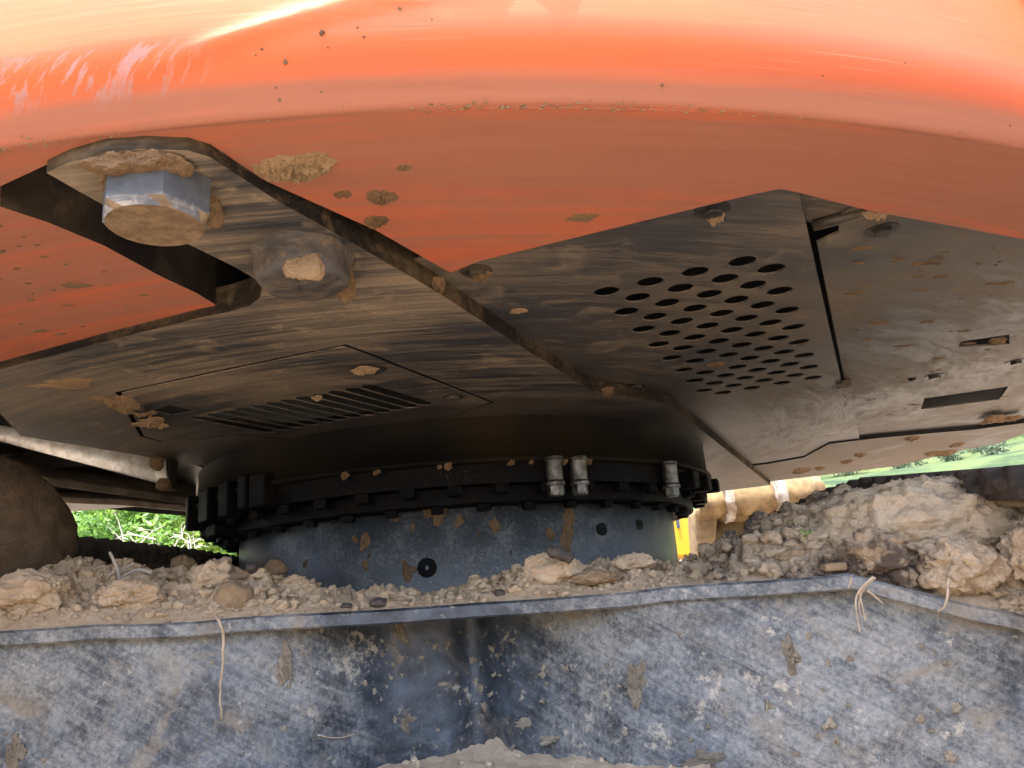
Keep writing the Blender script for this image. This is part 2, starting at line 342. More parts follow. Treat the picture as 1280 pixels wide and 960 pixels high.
def spline(pts, n=6):
    pts = [np.asarray(p, float) for p in pts]; P = [pts[0]] + pts + [pts[-1]]; out = []
    for i in range(1, len(P) - 2):
        for k in range(n):
            t = k / n; a, b, c, d = P[i - 1], P[i], P[i + 1], P[i + 2]
            out.append(0.5 * (2 * b + (c - a) * t + (2 * a - 5 * b + 4 * c - d) * t * t + (3 * b - a - 3 * c + d) * t ** 3))
    out.append(pts[-1]); return out
_ico = {}
def ico(sub):
    if sub not in _ico:
        bm = bmesh.new(); bmesh.ops.create_icosphere(bm, subdivisions=sub, radius=1); bm.verts.ensure_lookup_table()
        _ico[sub] = (np.array([v.co[:] for v in bm.verts]), np.array([[v.index for v in f.verts] for f in bm.faces])); bm.free()
    return _ico[sub]
def clod(c, size, sub, seed, rough=0.35, fr=1.6, oct=4, squash=(1, 1, 1), basis=None):
    v, f = ico(sub); d = 1 + rough * fbm(v * fr + seed * 3.7, oct, seed % 91, 0.55)
    p = v * d[:, None] * np.asarray(squash)
    if basis is not None: p = p @ np.asarray(basis)
    return np.asarray(c) + p * size, f
def merge(lst):
    V = []; Fc = []; o = 0
    for v, f in lst: V.append(np.asarray(v)); Fc.extend([tuple(int(i) + o for i in q) for q in f]); o += len(v)
    return np.vstack(V), Fc
def fast(name, V, tris, mat, parent=None, smooth=False, loc=None):
    """big triangle/quad soup with numpy"""
    V = W(V); me = bpy.data.meshes.new(name); tris = np.asarray(tris); k = tris.shape[1]; n = len(tris)
    me.vertices.add(len(V)); me.vertices.foreach_set('co', V.ravel()); me.loops.add(n * k); me.loops.foreach_set('vertex_index', tris.ravel().astype(np.int32))
    me.polygons.add(n); me.polygons.foreach_set('loop_start', np.arange(0, n * k, k, dtype=np.int32)); me.polygons.foreach_set('loop_total', np.full(n, k, np.int32))
    if smooth: me.polygons.foreach_set('use_smooth', np.ones(n, bool))
    me.update(calc_edges=True); me.validate()
    return from_mesh(name, me, mat, parent, None if loc is None else W(loc))
def dome(c, u, v, nrm, w_, h_, t, seed, ns=40, nr=12, edge=0.35, rough=0.5, fr=3.0):
    """caked patch: irregular low mound on a surface with tangents u, v and outward normal nrm"""
    c = np.asarray(c, float); u, v, nrm = (np.asarray(q, float) for q in (u, v, nrm)); V = [c + nrm * t]; Fc = []
    th = np.linspace(0, 2 * np.pi, ns, endpoint=False)
    rr = 1 + edge * fbm(np.c_[np.cos(th) * 1.5, np.sin(th) * 1.5, np.full(ns, seed * 1.7)], 4, seed % 83, 0.6)
    for i in range(1, nr + 1):
        s = i / nr
        for k in range(ns):
            x, y = np.cos(th[k]) * rr[k] * s, np.sin(th[k]) * rr[k] * s
            V.append((x, y, s))
    P = np.array([(0, 0, 0)] + [tuple(q) for q in V[1:]]); nz = fbm(np.c_[P[:, 0] * fr, P[:, 1] * fr, np.full(len(P), seed * 2.3)], 4, (seed + 5) % 83, 0.6)
    hh = (1 - P[:, 2] ** 3) * (0.65 + rough * nz) * t; hh[P[:, 2] > 0.999] = -0.003
    Q = c + P[:, :1] * u * w_ + P[:, 1:2] * v * h_ + np.maximum(hh, -0.003)[:, None] * nrm
    for k in range(ns): Fc.append((0, 1 + k, 1 + (k + 1) % ns))
    for i in range(nr - 1):
        for k in range(ns): a = 1 + i * ns; Fc.append((a + k, a + ns + k, a + ns + (k + 1) % ns, a + (k + 1) % ns))
    return Q, Fc
UPV = np.array([0, 0, 1.0]); DN = -UPV
XA = np.array([1.0, 0, 0]); YA = np.array([0, 1.0, 0])
RA = np.array([RH[0], RH[1], 0]); FA = np.array([FH[0], FH[1], 0])
def hexmesh(r, h, flange=0.0, fl_h=0.012, n=6, cham=0.18):
    """bolt head pointing down from z=0, working units, optional round washer"""
    V = []; Fc = []
    def loop(rad, z, k, rot=0.0):
        i0 = len(V); V.extend([(rad * math.cos(2 * math.pi * i / k + rot), rad * math.sin(2 * math.pi * i / k + rot), z) for i in range(k)]); return list(range(i0, i0 + k))
    K = 24
    if flange:
        a = loop(flange, 0.0, K); b = loop(flange, -fl_h, K); c = loop(r * 0.9, -fl_h, K)
        for p, q in ((a, b), (b, c)): Fc.extend([(p[i], p[(i + 1) % K], q[(i + 1) % K], q[i]) for i in range(K)])
    z0 = -fl_h if flange else 0.0
    # hexagon drawn with 24 points so the chamfer can round off to a circle
    def hexloop(z, rnd):
        i0 = len(V)
        for i in range(K):
            t = 2 * math.pi * i / K; m = (t % (math.pi / 3)) - math.pi / 6; hr = r * math.cos(math.pi / 6) / math.cos(m)
            rad = hr if not rnd else min(hr, r * rnd); V.append((rad * math.cos(t), rad * math.sin(t), z))
        return list(range(i0, i0 + K))
    L = [hexloop(z0, 0), hexloop(z0 - h * (1 - cham), 0.985), hexloop(z0 - h, 0.84)]
    for p, q in zip(L, L[1:]): Fc.extend([(p[i], p[(i + 1) % K], q[(i + 1) % K], q[i]) for i in range(K)])
    Fc.append(tuple(L[-1])); return np.array(V), Fc
def place(name, VF, p, mat, parent, rot=0.0, sc=1.0, smooth=False):
    V, Fc = VF; c, s = math.cos(rot), math.sin(rot); V = np.asarray(V) * sc
    V = np.c_[V[:, 0] * c - V[:, 1] * s, V[:, 0] * s + V[:, 1] * c, V[:, 2]] + np.asarray(p)
    return mk(name, V, Fc, mat, parent, smooth, loc=p)
def again(o, p, rot=0.0, parent=None, name=None):
    c = o.copy(); c.name = name or o.name.split('.')[0]; COL.objects.link(c); pr = parent if parent is not None else o.parent; c.parent = pr
    c.location = Vector(W(p)) - (wloc(pr) if pr is not None else Vector((0, 0, 0))); c.rotation_euler = (0, 0, rot); return c

# ================================================================ ground and hills
def terrain():
    n = 90; V = []; Fc = []
    rr = np.concatenate([[0.0], np.geomspace(2.0, 1500, n - 1)]); K = 120
    for r in rr:
        for k in range(K):
            t = 2 * np.pi * k / K; x, y = r * np.cos(t), r * np.sin(t); V.append((x, y, 0))
    V = np.array(V); f = V[:, 0] * FH[0] + V[:, 1] * FH[1]; r = np.hypot(V[:, 0], V[:, 1])
    hill = np.clip((r - 45) / 250, 0, 1) ** 1.1 * 62 * np.clip(f / (r + 1e-6) * 1.2 + 0.45, 0.06, 1)
    V[:, 2] = hill * (1 + 0.22 * fbm(np.c_[V[:, :2] / 70, np.zeros(len(V))], 4, 3)) + np.clip(r - 6, 0, 4) / 4 * 0.06 * fbm(np.c_[V[:, :2] / 2.2, np.zeros(len(V))], 3, 8)
    for i in range(n - 1):
        for k in range(K): a = i * K + k; b = i * K + (k + 1) % K; Fc.append((a, a + K, b + K, b))
    return V, Fc
def m_ground():
    n = NT('sandy_ground_and_fields'); x, y, z = n.sep(n.pos); L = n.vm('MULTIPLY', n.pos, (1, 1, 0))
    r = n.mth('SQRT', n.mth('ADD', n.mth('MULTIPLY', x, x), n.mth('MULTIPLY', y, y)))
    f1 = n.noise(n.pos, 0.9, 5, 0.6); f2 = n.noise(n.pos, 14, 5, 0.7); g1 = n.noise(n.pos, 0.022, 3, 0.5, 0.4); g2 = n.noise(n.pos, 0.16, 5, 0.7)
    sand = n.mix(f1, (0.23, 0.185, 0.14), (0.31, 0.255, 0.195)); sand = n.mix(n.mth('MULTIPLY', f2, 0.4), sand, (0.18, 0.14, 0.10))
    green = n.mix(n.ramp(g2, 0.35, 0.65), (0.014, 0.030, 0.010), (0.050, 0.072, 0.022)); green = n.mix(n.ramp(g1, 0.44, 0.52), green, (0.06, 0.078, 0.028))
    green = n.mix(n.ramp(g1, 0.58, 0.60), green, (0.11, 0.095, 0.07))
    m = n.ramp(n.mth('ADD', r, n.mth('MULTIPLY', f1, 9)), 26, 36); n.bump(n.mth('ADD', f1, f2), 0.5, 0.03)
    return n.fin(n.mix(m, sand, green), 0.95, 0, 0.2)
V, Fc = terrain(); tme = bpy.data.meshes.new('ground'); tme.from_pydata([tuple(v) for v in V], [], Fc); tme.update(); tme.polygons.foreach_set('use_smooth', [True] * len(tme.polygons)); tme.materials.append(m_ground())
go = bpy.data.objects.new('ground', tme); COL.objects.link(go); tag(go, 'pale sandy ground rising to green hillside fields behind the machine', kind='structure')

# ================================================================ the excavator
EX = empty('excavator', (C[0], C[1], GZ))
tag(EX, 'orange excavator with black belly plates and blue grey undercarriage frame, seen from underneath', 'excavator')

# ---- counterweight
ZO = 0.97; RC = 4.285
prof = [(RC - 0.005, ZO), (RC + 0.008, ZO + 0.001), (RC + 0.016, ZO + 0.006), (RC + 0.024, ZO + 0.014), (RC + 0.040, ZO + 0.031), (RC + 0.058, ZO + 0.049), (RC + 0.074, ZO + 0.064),
        (RC + 0.087, ZO + 0.078), (RC + 0.098, ZO + 0.095), (RC + 0.105, ZO + 0.115), (RC + 0.108, ZO + 0.14), (RC + 0.110, ZO + 0.18), (RC + 0.112, ZO + 0.25), (RC + 0.11, ZO + 0.45), (RC + 0.10, ZO + 0.8), (RC + 0.05, ZO + 1.4), (RC - 0.1, ZO + 2.0), (RC - 0.35, ZO + 2.15), (RC - 2.2, ZO + 2.2)]
T0, T1 = math.radians(-126), math.radians(-34)
def cwmod(t, r, z):
    # a slanting shoulder: the left part stands a little prouder, its upper edge climbs to the right
    s = 1 / (1 + math.exp(min(50, ((t - TS) - (z - ZO - 0.075) * 1.0) / 0.006))); up = min(max((z - ZO - 0.05) / 0.05, 0), 1)
    wob = 0.004 * math.sin(t * 9.0 + z * 4)
    q_ = ((t - TS) - (z - ZO - 0.075) * 1.0) / 0.013
    return s * up * 0.008 + 0.013 * up * math.exp(-q_ * q_) + wob * up * 0.5, 0.003 * math.sin(t * 17) * (1 if z > ZO else 0)
# extra rows between profile points for a smooth shell
pp = []
for (r0, z0), (r1, z1) in zip(prof, prof[1:]):
    k = 2 if abs(z1 - z0) < 0.1 else 1
    for i in range(k): pp.append((r0 + (r1 - r0) * i / k, z0 + (z1 - z0) * i / k))
pp.append(prof[-1])
Vs, Fs = lathe(pp, T0, T1, 240, cwmod)
arc = [(C[0] + RC * math.cos(t), C[1] + RC * math.sin(t)) for t in np.linspace(T0, T1, 240)]
slot = pix([(563, 341), (470, 288), (345, 232), (262, 193), (235, 184), (180, 181), (125, 183), (60, 205), (0, 233), (-60, 262)], ZO) 
slot_l = pix([(-60, 235), (0, 258), (60, 278), (130, 307), (200, 345), (245, 366), (268, 380), (272, 388)], ZO)
front_r = pix([(1500, 345), (1280, 299), (1085, 263), (1000, 241), (975, 236), (940, 243), (600, 326)], ZO)
left_end = (C[0] + RC * math.cos(T0), C[1] + RC * math.sin(T0))
pl = arc + [(front_r[0][0] + 0.6, front_r[0][1] + 0.5)] + [tuple(p) for p in front_r] + [tuple(p) for p in slot[:-1]] + [tuple(p) for p in slot_l[1:]] + [(slot_l[-1][0] - 0.02, 1.95), (-4.6, 1.95)]
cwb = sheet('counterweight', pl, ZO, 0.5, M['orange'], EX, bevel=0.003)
cwb['label'] = 'orange painted counterweight with rounded lower edge'
# join the curved shell to the bottom block; slot walls keep their black primer
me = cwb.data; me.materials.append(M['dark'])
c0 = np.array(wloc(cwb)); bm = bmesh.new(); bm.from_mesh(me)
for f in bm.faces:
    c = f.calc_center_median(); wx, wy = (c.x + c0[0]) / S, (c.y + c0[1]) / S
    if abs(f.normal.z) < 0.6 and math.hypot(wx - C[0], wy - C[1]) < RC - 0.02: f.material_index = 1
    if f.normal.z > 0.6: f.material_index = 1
vs = [bm.verts.new(Vector(v) - Vector(c0)) for v in W(Vs)]
for f in Fs:
    nf = bm.faces.new([vs[i] for i in f]); nf.smooth = True
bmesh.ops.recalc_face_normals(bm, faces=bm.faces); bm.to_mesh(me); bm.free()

# ---- body housing above the belly plates (unseen, added to keep the bay dark)
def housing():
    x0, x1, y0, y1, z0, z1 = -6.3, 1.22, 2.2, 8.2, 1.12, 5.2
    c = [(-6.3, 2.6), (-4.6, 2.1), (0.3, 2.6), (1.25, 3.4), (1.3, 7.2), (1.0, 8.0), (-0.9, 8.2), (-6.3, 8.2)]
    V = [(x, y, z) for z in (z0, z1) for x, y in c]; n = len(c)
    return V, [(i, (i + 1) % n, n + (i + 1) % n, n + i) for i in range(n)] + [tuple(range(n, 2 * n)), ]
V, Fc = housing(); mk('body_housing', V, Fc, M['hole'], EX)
V, Fc = box((-2.2, 5.0, 1.45), XA, YA, UPV, (3.3, 3.0, 0.1)); mk('bay_blackout_slab', V, Fc, M['hole'], EX)  # black slab added above the openings so they read dark

# ---- centre frame plate
ZC = 0.94
cp_right = pix([(262, 196), (345, 250), (450, 309), (545, 364), (640, 426), (700, 464), (742, 489), (790, 497), (838, 505), (880, 540), (948, 594)], ZC)
cp = [tuple(p) for p in cp_right] + [(cp_right[-1][0], 8.1), (-3.57, 8.1), (-3.57, 2.45)]
cp += [tuple(p) for p in pix([(-40, 473), (0, 462), (130, 427), (250, 397), (285, 390), (312, 382), (325, 372), (328, 360), (318, 348), (290, 332), (200, 288), (125, 254), (58, 216), (85, 203), (130, 190), (180, 186), (235, 188)], ZC)]
# opening under the louvred hatch
LV = bp(250, 517, ZC); hatch_px = [(152, 491), (300, 460), (430, 433), (468, 447), (489, 456), (612, 503), (560, 520), (360, 548), (300, 543), (205, 552), (180, 545)]
hh = pix(hatch_px, ZC); hc = np.mean(hh, 0); hole = [tuple(hc + (p - hc) * (1 + 0.024 / np.linalg.norm(p - hc))) for p in hh]
fp = sheet('frame_plate', cp, ZC, 0.09, M['plate'], EX, holes=[hole], bevel=0.006)
fp.data.materials.append(M['edge'])
for f_ in fp.data.polygons:
    if abs(f_.normal.z) < 0.5: f_.material_index = 1
fp['label'] = 'black scuffed belly plate with tan soil streaks'
# shadow gap: the hatch sits in a shallow rebate
slots = []
sx = [244, 262, 281, 299, 317, 336, 354, 373, 394, 414, 435, 456]
for k, x in enumerate(sx):
    a = bp(x, 521 - k * 3.55, ZC); t = k / 11.0; b = bp(342 + (536 - 342) * t, 540 - 34 * t, ZC); wd = 0.035
    slots.append([(a[0] - wd, a[1] + 0.02), (a[0], a[1] - 0.01), (a[0] + wd, a[1] + 0.02), (b[0] + wd, b[1] - 0.02), (b[0], b[1] + 0.01), (b[0] - wd, b[1] - 0.02)])
loz = pix([(190, 513), (212, 506), (243, 513), (215, 519)], ZC)
hcov = sheet('louvred_hatch', [tuple(p) for p in hh], ZC - 0.001, 0.004, M['plate'], fp, holes=slots + [[tuple(p) for p in loz]], bevel=0.002)
hcov['label'] = 'hatch with a row of twelve slanted cooling slots'

# ---- perforated cover and side cover
ZR = 1.0
u0 = bp(758.5, 365.0, ZR)[:2]; pa = 0.1490; pb = pa * math.sqrt(3) * 0.885
P00 = bp(700 + 208 * .28125, 300 + 231 * .28125, ZR)[:2]; P70 = bp(700 + 938 * .28125, 300 + 129 * .28125, ZR)[:2]; P07 = bp(700 + 640 * .28125, 300 + 670 * .28125, ZR)[:2]; P60 = bp(700 + 810 * .28125, 300 + 98 * .28125, ZR)[:2]
ui = (P60 - P00) / 6.0; vj = (P07 - P00) / 7.0; pr = np.linalg.norm(ui) * 2 * 0.30
holes = []; hole_c = []
for i in range(8):
    for j in range(8):
        c = P00 + ui * i + vj * (j + 0.5 * (i % 2)); hole_c.append((i, j, c))
        if (i, j) == (2, 5): continue
        holes.append([(c[0] + pr * math.cos(t), c[1] + pr * math.sin(t)) for t in np.linspace(0, 2 * np.pi, 28, endpoint=False)])
pc = pix([(985, 225), (1016, 300), (1033, 390), (1050, 482)], ZR)
pcx = -0.03
pco = [(-1.20, 1.9), (pcx, 1.9), (pcx, 4.52), (pcx + 0.035, 4.56), (pcx + 0.035, 6.2), (pcx + 0.035, 7.0), (-0.95, 7.0), (-1.2, 4.2)]
pcov = sheet('perforated_cover', pco, ZR, 0.007, M['cover'], EX, holes=holes, bevel=0.003)
pcov['label'] = 'perforated steel cover with a staggered field of round holes'
bigslot = [tuple(p) for p in pix([(1151, 512), (1155.5, 498), (1261, 483), (1249, 499.5)], ZR + 0.02)]
smallslot = [tuple(p) for p in pix([(1198, 434), (1200, 428), (1207, 426), (1262, 418), (1262, 430), (1232, 432)], ZR + 0.02)]
oval = [tuple(p) for p in pix([(1132, 475), (1137, 472), (1145, 472), (1145, 474), (1138, 477)], ZR + 0.02)]
notch = pix([(993, 274), (1023, 279), (1026, 290), (1020, 296), (1008, 299)], ZR + 0.02)
sco = [(pcx + 0.018, 2.52), (pcx + 0.05, 2.50), (0.055, 2.48), (0.06, 2.36), (0.19, 2.22), (0.9, 2.9), (1.28, 3.5), (1.28, 7.4), (pcx + 0.016, 7.4), (pcx + 0.016, 6.2), (pcx + 0.016, 4.5)]
scov = sheet('side_cover', sco, ZR + 0.02, 0.008, M['side'], EX, holes=[bigslot, smallslot, oval], bevel=0.003)
scov['label'] = 'dusty side cover plate with two slots'
V, Fc = box((pcx + 0.01, 4.52, ZR - 0.005), XA, YA, UPV, (0.035, 0.06, 0.02)); mk('joint_clip', V, Fc, M['cover'], EX)
# rear flange piece in the corner between the covers
sheet('corner_flange', [tuple(p) for p in pix([(985, 225), (1100, 250), (1083, 263), (1060, 270), (1025, 281), (997, 274)], ZR + 0.03)], ZR + 0.03, 0.03, M['cover'], EX, bevel=0.002)
V, Fc = tube([bp(1016, 281, ZR + 0.02), bp(1050, 272, ZR + 0.02), bp(1085, 262, ZR + 0.02)], 0.02, 8); mk('drain_hose', V, Fc, M['dark'], EX, True)
# front sill beyond the seam
sill = pix([(920, 583), (960, 578), (1005, 570), (1036, 553), (1093, 546), (1158, 540), (1218, 535), (1300, 524)], ZR)
low = pix([(1300, 532), (1280, 540), (1250, 552), (1197, 562), (1120, 581), (959, 601), (905, 606)], ZR)
sil = sheet('front_sill', [tuple(p) for p in sill] + [tuple(p) for p in low], ZR - 0.012, 0.05, M['sill'], EX, bevel=0.004)
sil.data.materials.append(M['hole'])  # sill sides coloured black to stand for the dark gap at the seam
for f_ in sil.data.polygons:
    if abs(f_.normal.z) < 0.5: f_.material_index = 1
for i, px_ in enumerate([(1002, 588, 9), (1026, 585, 5), (1058, 577, 6), (1075, 568, 5), (1166, 566, 6), (1182, 566, 9), (1196, 556, 6), (1245, 524, 8), (1265, 523, 5), (1140, 548, 5)]):
    c = bp(px_[0], px_[1], ZR - 0.012); o = mk('mud_smear', *dome(c, XA, YA, DN, px_[2] * 0.011, px_[2] * 0.02, 0.02, 100 + i, 16, 5), M['mud'], EX)
# underside trim at the right edge
# ---- big mounting bolts
BIG = hexmesh(0.116, 0.105)
B1 = bp(194, 284, 0.835); B2 = bp(378, 362, 0.835)
b1 = place('mounting_bolt', BIG, (B1[0], B1[1], ZC + 0.002), M['bolt'], EX, 0.42)
b1['label'] = 'large hexagonal counterweight bolt with scraped bright flanks'
def caked():
    K = 56; prf = [(0.132, 0.0), (0.126, -0.018), (0.122, -0.035), (0.122, -0.055), (0.120, -0.075), (0.114, -0.09), (0.10, -0.101), (0.075, -0.105), (0.04, -0.106), (0.001, -0.106)]; V = []; Fc = []
    for r_, z_ in prf:
        for i in range(K):
            t = 2 * math.pi * i / K; m_ = (t % (math.pi / 3)) - math.pi / 6; hx = math.cos(math.pi / 6) / math.cos(m_); V.append((r_ * (0.5 + 0.52 * hx) * math.cos(t), r_ * (0.5 + 0.52 * hx) * math.sin(t), z_))
    V = np.array(V); nz_ = fbm(V * 22, 4, 15); V[:, :2] *= (1 + 0.05 * nz_)[:, None]; V[:, 2] += 0.005 * nz_ * (V[:, 2] < -0.01)
    for j in range(len(prf) - 1):
        for i in range(K): Fc.append((j * K + i, j * K + (i + 1) % K, (j + 1) * K + (i + 1) % K, (j + 1) * K + i))
    return V, Fc
b2 = place('mounting_bolt', caked(), (B2[0], B2[1], ZC + 0.002), M['boltmud'], EX, 0.9, smooth=True); b2['label'] = 'large counterweight bolt caked in mud'
# ---- small bolts on covers
SB = hexmesh(0.030, 0.014, 0.05, 0.004)
first = None
for k, (x, y, z, par) in enumerate([(595, 338, ZR, pcov), (890, 262, ZR, pcov), (1103, 287, ZR + 0.02, scov), (1168, 470, ZR + 0.02, scov), (1270, 452, ZR + 0.02, scov), (795, 482, ZR, pcov), (468, 461, ZC - 0.001, hcov), (566, 495, ZC - 0.001, hcov), (176, 510, ZC - 0.001, hcov)]):
    p = bp(x, y, z); p = (p[0], p[1], z + 0.001)
    if first is None: first = place('cover_bolt', SB, p, M['dark'], par, 0.3)
    else: again(first, p, random.random(), par, 'cover_bolt')
# ---- slew bearing
V, Fc = lathe([(1.30, 0.70), (1.735, 0.70), (1.745, 0.708), (1.745, 0.725), (1.72, 0.735), (1.715, 0.935), (1.72, 0.941)], 0, 2 * np.pi, 181)
mk('bearing_skirt', V, Fc, M['skirt'], EX, True)
V, Fc = ring(1.2, 1.70, 0.60, 0.70, 360, 0, 0); br = mk('swing_bearing', V, Fc, M['grease'], EX); br['label'] = 'greasy black swing bearing ring with bolts'
V, Fc = ring(1.2, 1.60, 0.52, 0.60, 240); mk('lower_race', V, Fc, M['grease'], EX)
TB = hexmesh(0.042, 0.045); tb = None
for k in range(44):
    t = 2 * np.pi * (k + 0.3) / 44
    if math.sin(t) > 0.35: continue
    p = (C[0] + 1.655 * math.cos(t), C[1] + 1.655 * math.sin(t), 0.599)
    if tb is None: tb = place('bearing_bolt', TB, p, M['grease'], br, t)
    else: again(tb, p, t, br, 'bearing_bolt')
LB = hexmesh(0.038, 0.035); lb = None
for k in range(40):
    t = 2 * np.pi * (k + 0.6) / 40
    if math.sin(t) > 0.35: continue
    p = (C[0] + 1.53 * math.cos(t), C[1] + 1.53 * math.sin(t), 0.519)
    if lb is None: lb = place('race_nut', LB, p, M['grease'], br, t)
    else: again(lb, p, t, br, 'race_nut')
def circle_hit(px, r, z):
    best = None
    for t in np.linspace(-np.pi, 0.3, 1500):
        p = np.array([C[0] + r * math.cos(t), C[1] + r * math.sin(t), z]); d = p @ FW; x = 640 + F * (p @ RT) / d
        if abs(x - px) < 1.0 and (best is None or d < best[0]): best = (d, p, t)
    return best[1], best[2]
def sleeve():
    a = lathe([(0.0, 0), (0.048, 0), (0.05, -0.012), (0.044, -0.02), (0.044, -0.12), (0.05, -0.13), (0.05, -0.145), (0.0, -0.145)], 0, 2 * np.pi, 21)
    v = a[0] - np.array([C[0], C[1], 0]); h = hexmesh(0.042, 0.05); hv = h[0] + np.array([0, 0, -0.146]); return merge([(v, a[1]), (hv, h[1])])
SLV = sleeve(); s0 = None
for x in (692, 722, 836):
    p, t = circle_hit(x, 1.745, 0.715)
    if s0 is None: s0 = place('sleeved_bolt', SLV, p, M['nut'], br, t, smooth=False)
    else: again(s0, p, t, br, 'sleeved_bolt')
for x, w_, z0, z1 in ((252, 0.05, 0.60, 0.80), (272, 0.07, 0.60, 0.79), (296, 0.05, 0.60, 0.79), (318, 0.035, 0.62, 0.80), (336, 0.06, 0.615, 0.79), (282, 0.09, 0.53, 0.60), (868, 0.04, 0.6, 0.69), (880, 0.05, 0.62, 0.70), (852, 0.04, 0.6, 0.7)):
    p, t = circle_hit(x, 1.70 if z0 > 0.55 else 1.62, 0.7); rad = np.array([math.cos(t), math.sin(t), 0]); tan = np.array([-math.sin(t), math.cos(t), 0])
    V, Fc = box((p[0] + rad[0] * 0.03, p[1] + rad[1] * 0.03, (z0 + z1) / 2 - 0.02), rad, tan, UPV, (0.06, w_, (z1 - z0) / 2)); bevel(mk('bearing_lug', V, Fc, M['grease'], br), 0.004)
V, Fc = lathe([(1.40, 0.522), (1.455, 0.52), (1.462, 0.51), (1.462, -0.03)], 0, 2 * np.pi, 161)
dr = mk('turntable_pedestal', V, Fc, M['drum'], EX, True); dr['label'] = 'round blue black pedestal below the bearing'
for x, y, r in ((533, 710, .05), (753, 662, .035), (800, 656, .03)):
    dd = (5.69 - 1.46); p = None; bestd = 9
    for z in np.linspace(0.02, 0.5, 100):
        q, t = circle_hit(x, 1.464, z); d = q @ FW; yy = 480 - F * (q @ UP) / d
        if abs(yy - y) < bestd: bestd = abs(yy - y); p = q; tt = t
    rad = np.array([math.cos(tt), math.sin(tt), 0]); tan = np.array([-math.sin(tt), math.cos(tt), 0])
    k = 24; V = [p + (tan * math.cos(a) + UPV * math.sin(a)) * r * q_ + rad * h_ for q_, h_ in ((1, 0.0), (1, 0.006), (0.25, 0.006), (0.2, -0.01)) for a in np.linspace(0, 2 * np.pi, k, endpoint=False)]
    Fc = [(i * k + j, i * k + (j + 1) % k, (i + 1) * k + (j + 1) % k, (i + 1) * k + j) for i in range(3) for j in range(k)] + [tuple(range(3 * k, 4 * k))]
    mk('grease_plug', V, Fc, M['grease'], dr)

# ---- undercarriage frame
FRM = empty('undercarriage_frame', (C[0], C[1], 0)); FRM.parent = EX; FRM.location = Vector(W((C[0], C[1], 0))) - EX.location
FRM['label'] = 'blue grey steel undercarriage frame coated in dried soil'
def ip(x, xs, ys): return np.interp(x, xs, ys)
LX = [-300, 0, 300, 600, 780, 920, 1060, 1100, 1200, 1280, 1450]
def lip_d(x): return ip(x, LX, [2.62, 2.64, 2.70, 2.74, 2.66, 2.58, 2.50, 2.48, 2.43, 2.38, 2.28])
def lip_zt(x): return ip(x, LX, [0.052, 0.05, 0.030, 0.022, 0.022, 0.020, 0.022, -0.012, -0.09, -0.15, -0.28])
lx = np.concatenate([np.linspace(-300, 1040, 90), np.linspace(1045, 1120, 24), np.linspace(1130, 1450, 30)])
V = []; Fc = []
TH = 0.05
for x in lx:
    d = lip_d(x); zt = lip_zt(x); wob = 0.004 * vnoise(np.array([x / 60, 0, 3.0]), 2)
    sm = 0.006
    for dd, z in ((0.9, zt), (0.012, zt), (0.0, zt - 0.008), (0.0, zt - TH + 0.006), (0.008, zt - TH), (0.45, zt - TH)): V.append(hp(x, d + dd, z + wob))
m = 6
for i in range(len(lx) - 1):
    for j in range(m - 1): a = i * m + j; Fc.append((a, a + 1, a + m + 1, a + m))
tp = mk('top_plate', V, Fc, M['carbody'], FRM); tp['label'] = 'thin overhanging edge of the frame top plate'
# remaining top plate under the pedestal
V, Fc = lathe([(0.0, 0.0), (2.4, 0.0), (2.4, -0.05), (0, -0.05)], 0, 2 * np.pi, 65); mk('deck_plate', V, Fc, M['carbody'], FRM)
def wall_d(x): return ip(x, [-300, 0, 300, 380, 430, 480, 540, 590, 640, 700, 780, 900, 1060, 1280, 1450], [2.66, 2.68, 2.74, 2.80, 2.92, 3.03, 3.08, 3.11, 3.04, 2.92, 2.70, 2.62, 2.55, 2.44, 2.35])
wx = np.linspace(-300, 1450, 420); wz = np.linspace(0, 1, 60); V = []; ZB = -0.56
kern = np.exp(-np.linspace(-2.2, 2.2, 23) ** 2); kern /= kern.sum()
wd_ = np.convolve(np.pad(wall_d(wx), 11, 'edge'), kern, 'valid'); crease = 0.05 * np.exp(-((wx - 590) / 22) ** 2); wd_ = wd_ + crease
X2, Z2 = np.meshgrid(wx, wz, indexing='ij')
zt = np.array([lip_zt(x) for x in wx]) - TH + 0.01; zz = zt[:, None] + (ZB - zt[:, None]) * Z2
dent = 0.016 * fbm(np.stack([X2 / 130, zz * 5, np.zeros_like(zz)], -1), 4, 21) - 0.10 * Z2[:, :] ** 2 * 0.25
dd = wd_[:, None] + dent
V = np.array([[hp(X2[i, j], dd[i, j], zz[i, j]) for j in range(60)] for i in range(420)]).reshape(-1, 3)
ii, jj = np.meshgrid(np.arange(419), np.arange(59), indexing='ij'); a = (ii * 60 + jj).ravel()
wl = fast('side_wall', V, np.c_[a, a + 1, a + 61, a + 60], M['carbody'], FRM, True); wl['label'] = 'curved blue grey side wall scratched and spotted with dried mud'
def on_wall(px, py):
    r = ray(px, py); r0 = ray(px, hor(px)); k0 = r0[:2] @ FH
    dds = np.linspace(2.0, 3.3, 420)
    for d in dds:
        p = r * d; u = min(max((px + 300) / 1750 * 419, 0), 419); i = int(u); z0 = zt[i]; v = (p[2] - z0) / (ZB - z0); j = int(min(max(v, 0), 1) * 59)
        if (p[:2] @ FH) / k0 >= dd[i, j]: return p
    return r * dds[-1]
